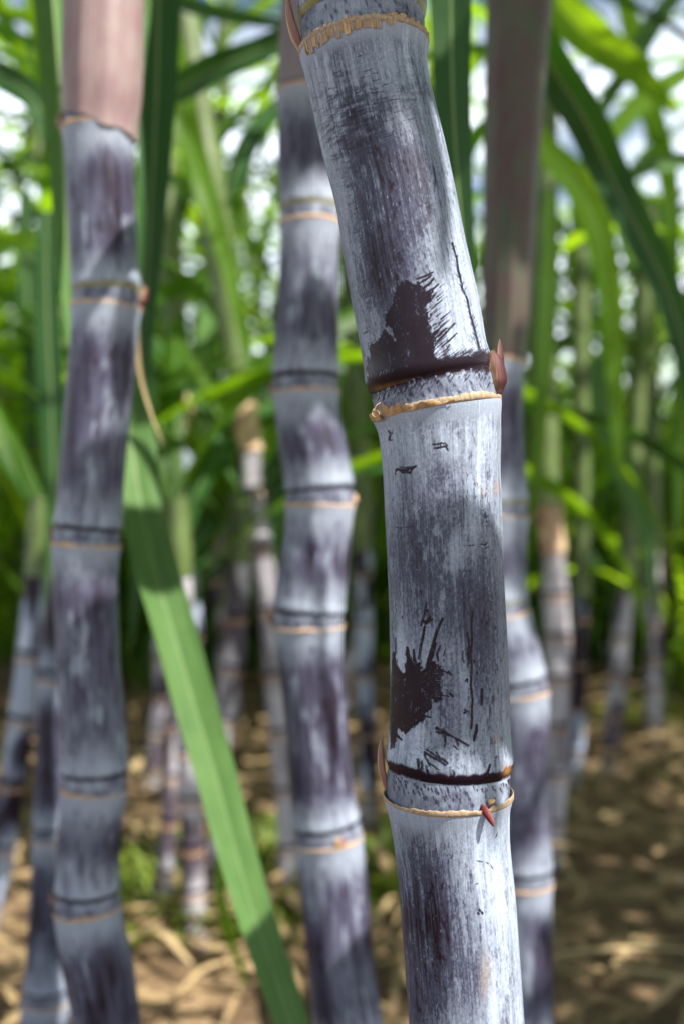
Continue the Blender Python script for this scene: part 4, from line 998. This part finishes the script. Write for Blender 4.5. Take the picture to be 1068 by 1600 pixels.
while len(spots) < 118 and tries < 9000:
    tries += 1
    y = 2.15 + 3.9 * rg.random(); hw = .36 * y + .8; x = rg.uniform(-hw + .3, hw + .5)
    if x > .62 * (y / 2.0) * .55 and y < 2.45: continue
    if x > .16 * y and x < .40 * y and rg.random() < .45: continue
    if all((x - a) ** 2 + (y - b) ** 2 > .22 ** 2 for a, b in spots): spots.append((x, y))
spots.sort(key=lambda q: q[1])
for i, (x, y) in enumerate(spots):
    p = PROT[i % 7]
    o = p if i < 7 else copy_cane(p, (x, y, 0), rg.uniform(0, 6.28), rg.uniform(.80, 1.05) * (1.03 - .07 * (y - 2)))
    o.location = (x, y, 0)
    tag(o, 'blurred sugarcane of the rows behind, thin stalk under drooping green leaves', 'sugarcane', 'sugarcanes in the blurred rows behind')

# young leafy shoots between the rows
def shoot(seed):
    r = np.random.default_rng(seed); rt = thing('sugarcane_shoot', (0, 0, 0), 'x', 'shoot')
    for i in range(16):
        az = r.uniform(0, 6.28); b = np.array([.03 * math.cos(az), .03 * math.sin(az), 0.0])
        P = arch(b, az, R(r.uniform(68, 88)), r.uniform(.6, 1.35), r.uniform(.5, 2.4), 10, r.normal(0, .3)); P[:, 2] = np.maximum(P[:, 2], .02)
        leaf_mesh('leaf_blade', P, r.uniform(.018, .032), [M_LEAF, M_LEAF_FRESH, M_LEAF_DARK][i % 3], rt, seed=seed * 50 + i, nseg=14, ncr=3, twist=r.normal(0, .5))
    return rt
SHO = [shoot(900 + k) for k in range(3)]
for q in SHO: PKIDS[q.name] = list(q.children)
rg = np.random.default_rng(15); nsh = 0
while nsh < 120:
    y = rg.uniform(2.5, 6.0); x = rg.uniform(-.4 * y - .3, .4 * y + .3)
    if nsh % 3 == 0: y = rg.uniform(2.55, 3.8); x = rg.uniform(.32, .40) * y * rg.uniform(.4, 1.2) if nsh % 2 else rg.uniform(-.36, .1) * y
    o = SHO[nsh] if nsh < 3 else copy_cane(SHO[nsh % 3], (x, y, 0), rg.uniform(0, 6.28), rg.uniform(.7, 1.2))
    o.location = (x, y, 0); nsh += 1
    tag(o, 'blurred tuft of young upright green sugarcane leaves between the rear stalks', 'shoot', 'young shoots between the rows')

# unseen canes added beside and behind the camera to shade the scene
SH = [(.55, -.25), (.25, -.75), (1.0, .15), (1.05, .75), (.95, -.7), (-.55, .1), (-.75, .75), (1.25, 1.35), (-1.0, 1.3), (-.3, -.6), (-1.1, 1.9), (1.35, 1.9), (.65, .15), (1.5, .5), (1.6, 1.0), (1.75, 1.6), (1.4, -.2), (2.0, .2), (2.1, 1.2), (1.0, 1.1), (1.15, -.35), (1.9, .7), (2.5, 1.3)]
SHR = []
for i, (x, y) in enumerate(SH):
    for _ in range(12):
        if not blocks_lit(np.array([[x, y, .0], [x, y, 2.2]]), .13): break
        x += .05; y -= .02
    r = np.random.default_rng(1000 + i); H = r.uniform(1.7, 2.1); lx, ly = r.normal(0, .06), r.normal(0, .06); rad = .017
    def sp_(q, x=x, y=y, H=H, lx=lx, ly=ly):
        q = np.atleast_1d(q).astype(float); k = q / H
        return np.stack([x + lx * k + .01 * np.sin(q * 8), y + ly * k + q * 0, q - .02], -1), rad * (1.1 - .2 * k)
    rt = thing('sugarcane', (x, y, 0), 'sugarcane standing just outside the picture whose leaves shade the near stalks', 'sugarcane', 'sugarcanes outside the picture')
    SHR.append(rt)
    far_cane(rt, sp_, 0, 1.0, list(np.arange(.05, 1.0, .1)), 300 + i, ncol=12, dt=.006)
    far_sheath(rt, sp_, .95, H, M_SHEATH_FAR, i)
    crown(rt, sp_, 1.0, H, 16, 1100 + i, L=(.8, 1.3), w=(.034, .052), dmax=1.15, nseg=18, droop=(1.2, 2.4))

# unseen blades added between the sun and the near stalks, shaped for their shadows
for i, (pts, d, wpx, tau) in enumerate((
        (((380, 300), (540, 195), (700, 130), (900, 60)), .35, 150, .55), (((430, 90), (560, 50), (760, 0), (900, -40)), .35, 140, .50), (((500, 220), (562, 360), (585, 470), (560, 640)), .35, 80, .60),
        (((430, 1060), (600, 1030), (740, 985), (900, 940)), .35, 150, .50), (((440, 1190), (620, 1165), (760, 1110), (900, 1060)), .35, 150, .55), (((610, 1290), (650, 1340), (668, 1440)), .35, 90, .62), (((655, 1450), (680, 1560), (690, 1700)), .35, 100, .62),
        (((600, 760), (630, 860), (650, 960), (640, 1080)), .35, 80, .7), (((760, 800), (700, 870), (640, 930), (560, 990)), .35, 90, .65), (((560, 1260), (700, 1235), (860, 1180)), .35, 70, .5),
        (((168, 500), (158, 600), (148, 720)), .62, 120, .75), (((150, 740), (142, 860), (140, 960)), .62, 120, .75), (((140, 980), (145, 1080), (152, 1180)), .62, 120, .75), (((150, 1150), (142, 1300), (150, 1450), (165, 1600), (175, 1800)), .62, 145, .70), (((128, 215), (134, 340), (140, 470), (170, 560)), .62, 56, .8),
        (((60, 120), (130, 70), (230, -40), (300, -120)), .62, 90, .7),
        (((800, -60), (800, 60), (800, 180)), .75, 110, .8), (((800, 200), (796, 340), (790, 480)), .75, 110, .8),
        (((360, 330), (450, 260), (560, 200), (640, 150)), .66, 120, .75), (((380, 150), (480, 110), (600, 60)), .66, 130, .7), (((400, 500), (480, 525), (560, 515)), .66, 70, .8), (((400, 570), (480, 590), (560, 580)), .66, 80, .8), (((380, 620), (460, 660), (520, 650), (600, 590)), .66, 100, .75),
        (((510, 1310), (530, 1400), (540, 1480)), .66, 120, .8), (((530, 1500), (545, 1600), (560, 1700)), .66, 120, .8), (((420, 1000), (440, 1100), (455, 1200), (470, 1300)), .66, 40, .8),
        (((800, 540), (798, 680), (795, 850), (800, 1050)), .75, 110, .9), (((770, 1120), (800, 1200), (820, 1260), (800, 1400)), .75, 55, .85), (((790, 1500), (840, 1530), (850, 1700)), .75, 90, .8),
        (((150, 880), (240, 850), (330, 830)), .69, 85, .8), (((150, 960), (250, 905), (350, 860)), .69, 60, .75), (((400, 1440), (430, 1520), (465, 1610), (510, 1720)), .62, 110, .7),
        (((90, 960), (50, 1080), (20, 1200), (-10, 1380)), 1.25, 70, .8), (((40, 900), (80, 1000), (60, 1150), (20, 1300)), 1.25, 60, .95),
        (((95, 880), (85, 1050), (78, 1250), (70, 1450), (60, 1650)), .86, 110, .9))):
    best = None
    for ta in (tau, tau - .12, tau + .12, tau - .22, tau + .25, tau + .4, tau + .55):
        P = catmull([at(x, y, d) + SUNV * (ta + .03 * k) for k, (x, y) in enumerate(pts)], 40)
        if intrudes(P, 3.0): continue
        wd_ = wpx * d / F_PX * 1.12; f = 1.0
        while f > .25 and blocks_lit(P, wd_ * f): f *= .88
        if f > .25 and (best is None or f > best[0] + .08): best = (f, P)
    if best is None:
        print('shade blade dropped', i, pts[0]); continue
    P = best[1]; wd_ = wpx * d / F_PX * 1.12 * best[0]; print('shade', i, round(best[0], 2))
    leaf_mesh('leaf_blade', P[::3], wd_, M_LEAF_DARK, SHR[(0, 12, 2)[i % 3]], faceto=np.array(at(pts[1][0], pts[1][1], d)) - SUNV * 2, seed=1500 + i, nseg=26, ncr=5, base=.8, fold=.1, maxpow=.35)

# ------------------------------------------------------------------ ground
gm, nt, p, out = new_mat('trodden_soil_and_mulch')
tcn = nt.nodes.new('ShaderNodeTexCoord')
n1_ = noise(nt, tcn.outputs['Object'], 9, 6, .65); n2_ = noise(nt, tcn.outputs['Object'], 45, 6, .75)
vo = nt.nodes.new('ShaderNodeTexVoronoi'); vo.inputs['Scale'].default_value = 45; nt.links.new(tcn.outputs['Object'], vo.inputs['Vector'])
g = math_(nt, 'ADD', math_(nt, 'MULTIPLY', n1_, .5), math_(nt, 'MULTIPLY', n2_, .5))
cr = ramp(nt, [(.33, (0.045, 0.025, 0.012)), (.50, (0.155, 0.095, 0.046)), (.64, (0.40, 0.275, 0.15))]); nt.links.new(g, cr.inputs[0])
nt.links.new(cr.outputs[0], p.inputs['Base Color']); p.inputs['Roughness'].default_value = .95
b = nt.nodes.new('ShaderNodeBump'); b.inputs['Strength'].default_value = .9; b.inputs['Distance'].default_value = .012
nt.links.new(n2_, b.inputs['Height']); nt.links.new(b.outputs[0], p.inputs['Normal'])
def axis_(a, b, near, n1, n2):
    return np.concatenate([-np.geomspace(b, near, n2)[:-1] + 0, np.linspace(-near, near, n1), np.geomspace(near, b, n2)[1:]])
gx = axis_(0, 600, 5, 170, 22); gy = axis_(0, 600, 9, 240, 22)
h = .05 * (fbm(gx, gy, .9, .9, 1, 2) - .5) + .035 * (fbm(gx, gy, .12, .12, 2, 2) - .5)
h = h * ((np.abs(gx) < 9)[None] & (np.abs(gy) < 14)[:, None]) - .005
XX, YY = np.meshgrid(gx, gy)
ground = mesh_obj('ground', np.stack([XX, YY, h], -1).reshape(-1, 3), grid_faces(len(gy), len(gx)), gm); tag(ground, kind='structure')

M_LITTER = leaf_material('brown_leaf_litter', (0.14, 0.085, 0.038), (0.46, 0.33, 0.18), (0.25, 0.15, 0.06), .15, .8)
# loose dry leaf litter: thousands of strips nobody could count
def litter(name, n, mat, xr, yr, L, w, z, seed, lab, cat, elr=(.0, .35)):
    r = np.random.default_rng(seed); Vs = []; Fs = []; lfs = []; k = 0; ns = 5
    x = r.uniform(*xr, n); y = r.uniform(*yr, n); az = r.uniform(0, 6.28, n); LL = r.uniform(*L, n); WW = r.uniform(*w, n); zz = r.uniform(*z, n); cu = r.normal(0, .3, n); el = r.uniform(*elr, n)
    v = np.linspace(-.5, .5, ns)
    a = az[:, None] + cu[:, None] * v[None]
    px_ = x[:, None] + np.cos(a) * v[None] * LL[:, None]; py_ = y[:, None] + np.sin(a) * v[None] * LL[:, None]
    pz_ = zz[:, None] + el[:, None] * (v[None] + .5) * LL[:, None] * .5 + .006
    wv = WW[:, None] * (1 - (2 * np.abs(v[None])) ** 3 * .8) * .5; roll = r.normal(0, .6, n)[:, None]
    sx, sy = -np.sin(a) * np.cos(roll), np.cos(a) * np.cos(roll); sz = np.sin(roll)
    A_ = np.stack([px_ + sx * wv, py_ + sy * wv, pz_ + sz * wv], -1); B_ = np.stack([px_ - sx * wv, py_ - sy * wv, pz_ - sz * wv], -1); M_ = np.stack([px_, py_, pz_ + wv * .35], -1)
    V = np.stack([A_, M_, B_], 2)                   # n, ns, 3, 3
    F0 = grid_faces(ns, 3); F = (F0[None] + (np.arange(n) * ns * 3)[:, None, None]).reshape(-1, 4)
    lf = np.stack([np.broadcast_to(np.array([-1, 0, 1.])[None, None], (n, ns, 3)), np.broadcast_to((v * 2)[None, :, None], (n, ns, 3)) + r.uniform(0, 50, n)[:, None, None], np.zeros((n, ns, 3))], -1)
    o = mesh_obj(name, V.reshape(-1, 3), F, mat, None, {'lf': ('FLOAT_VECTOR', lf.reshape(-1, 3))}); tag(o, lab, cat, kind='stuff'); return o
litter('leaf_litter', 16000, M_LITTER, (-2.6, 2.8), (.6, 6.5), (.02, .15), (.004, .016), (.0, .035), 4, 'dry tan leaf litter covering the brown ground', 'leaf litter')
M_WEED = leaf_material('small_weed_leaves', (0.10, 0.15, 0.02), (0.22, 0.28, 0.05), (0.40, 0.50, 0.04), .4)
# low weeds in a few loose clumps
def weed(x, y, seed, lab, n=70, R_=.09):
    r = np.random.default_rng(seed); rt = thing('weed', (x, y, 0), lab, 'weed')
    st_ = []
    for k in range(n):
        a = r.uniform(0, 6.28); q = R_ * math.sqrt(r.random()); b0 = np.array([x + q * math.cos(a), y + q * math.sin(a), .0])
        P = arch(b0, a + r.normal(0, .6), R(r.uniform(40, 85)), r.uniform(.03, .09), r.uniform(.6, 2.2), 5)
        C = catmull(P, 6); S = nrm(np.cross(np.gradient(C, axis=0), [0, 0, 1.]) + 1e-6); w = .006 * np.array([.5, 1, 1.1, .9, .6, .1])[:, None]
        st_.append(np.stack([C - S * w, C + [0, 0, -.0015], C + S * w], 1))
    V = np.array(st_); F = (grid_faces(6, 3)[None] + (np.arange(n) * 18)[:, None, None]).reshape(-1, 4)
    lf = np.broadcast_to(np.array([[-1, 0, 0], [0.2, 0, 0], [1., 0, 0]])[None, None], (n, 6, 3, 3)) + r.random((n, 1, 1, 3)) * [0, 9, 0]
    mesh_obj('foliage', rel(V.reshape(-1, 3), rt), F, M_WEED, rt, {'lf': ('FLOAT_VECTOR', lf.reshape(-1, 3))})
def gpt(x, y):
    """ground point seen at photo pixel (x, y)"""
    D = FW + (x - CX) / F_PX * RT + (CY - y) / F_PX * UP; return CAM + D * (-CAM[2] / D[2])
for i, (x, y, lab) in enumerate(((225, 1330, 'yellow green weed clump on the ground between left stalk and pale short canes'), (250, 1380, 'green weed clump in front of the first, at the foot of the short grey cane'),
                                 (415, 1300, 'bright weed clump on the ground between slanting leaf and crooked stalk'), (420, 1380, 'low weed clump nearest the camera between slanting leaf and crooked stalk'),
                                 (600, 1330, 'weed clump seen in the narrow gap left of the sharp stalk'), (1010, 1080, 'pale weed clump at the far right edge of the bare ground'))):
    g_ = gpt(x, y + 40); weed(g_[0], g_[1], 70 + i, lab, 150, .11)
# larger dry stalk pieces on the ground
for i, (a, b, w, lab) in enumerate((((205, 1490), (305, 1535), 26, 'tan dry cane leaf lying on the ground at the lower left, pointing right'), ((270, 1600), (385, 1525), 22, 'tan dry cane leaf on the ground leading toward the slanting green leaf'),
                                    ((865, 1530), (1100, 1525), 20, 'long dry tan leaf lying across the ground at lower right, the farther of two'), ((960, 1545), (1110, 1600), 26, 'dry tan leaf on the ground at lower right, nearer one slanting to the edge'),
                                    ((575, 1490), (625, 1435), 20, 'small dry leaf on the ground between crooked stalk and sharp stalk'), ((190, 1250), (250, 1180), 30, 'pinkish dry leaf standing off the ground right of the mauve sheathed stalk'))):
    A_ = gpt(*a); B_ = gpt(*b)
    if np.linalg.norm(A_ - B_) > .9: B_ = A_ + (B_ - A_) * .9 / np.linalg.norm(A_ - B_)
    P = [A_ + (B_ - A_) * k + np.array([0, .01 * math.sin(k * 5 + i), .025 + .018 * math.sin(k * 3.1)]) for k in np.linspace(0, 1, 7)]
    o = leaf_mesh('dry_leaf', P, .6 * w * A_[1] / F_PX, M_LEAF_DRY, None, side=None, seed=600 + i, nseg=26, base=.7, maxpow=.4, fold=.5); tag(o, lab, 'dry leaf')
# the far field reads as one mass of hanging blades
def thicket():
    r = np.random.default_rng(77); n = 3400; ns = 8
    y = r.uniform(5.4, 10, n); x = r.uniform(-1, 1, n) * (.42 * y + 1.2); z0 = r.uniform(.3, .85, n); az = r.uniform(0, 6.28, n); L = r.uniform(.7, 1.2, n); dr = r.uniform(1.8, 3.2, n); e0 = R(75) - r.random(n) * .5
    v = np.linspace(0, 1, ns); P = np.zeros((n, ns, 3)); P[:, 0] = np.stack([x, y, z0], -1)
    for i in range(1, ns):
        e = e0 - dr * v[i] ** 1.2; s = L / (ns - 1); P[:, i] = P[:, i - 1] + (np.stack([np.cos(e) * np.cos(az), np.cos(e) * np.sin(az), np.sin(e)], -1) * s[:, None])
    P[..., 2] = np.maximum(P[..., 2], .02); w = .016 * (1 - v ** 2.2)[None, :, None]; S = np.stack([-np.sin(az), np.cos(az), az * 0 + .2], -1)[:, None]
    V = np.stack([P - S * w, P + np.array([0, 0, -.006]), P + S * w], 2)
    F = (grid_faces(ns, 3)[None] + (np.arange(n) * ns * 3)[:, None, None]).reshape(-1, 4)
    lf = np.stack([np.broadcast_to(np.array([-1, 0, 1.])[None, None], (n, ns, 3)), np.broadcast_to((v * 3)[None, :, None], (n, ns, 3)) + r.uniform(0, 50, n)[:, None, None], np.zeros((n, ns, 3))], -1)
    o = mesh_obj('sugarcane_thicket', V.reshape(-1, 3), F, M_LEAF, None, {'lf': ('FLOAT_VECTOR', lf.reshape(-1, 3))})
    tag(o, 'far rows of green sugarcane leaves blurred into one mass', 'sugarcane field', kind='stuff')
thicket()
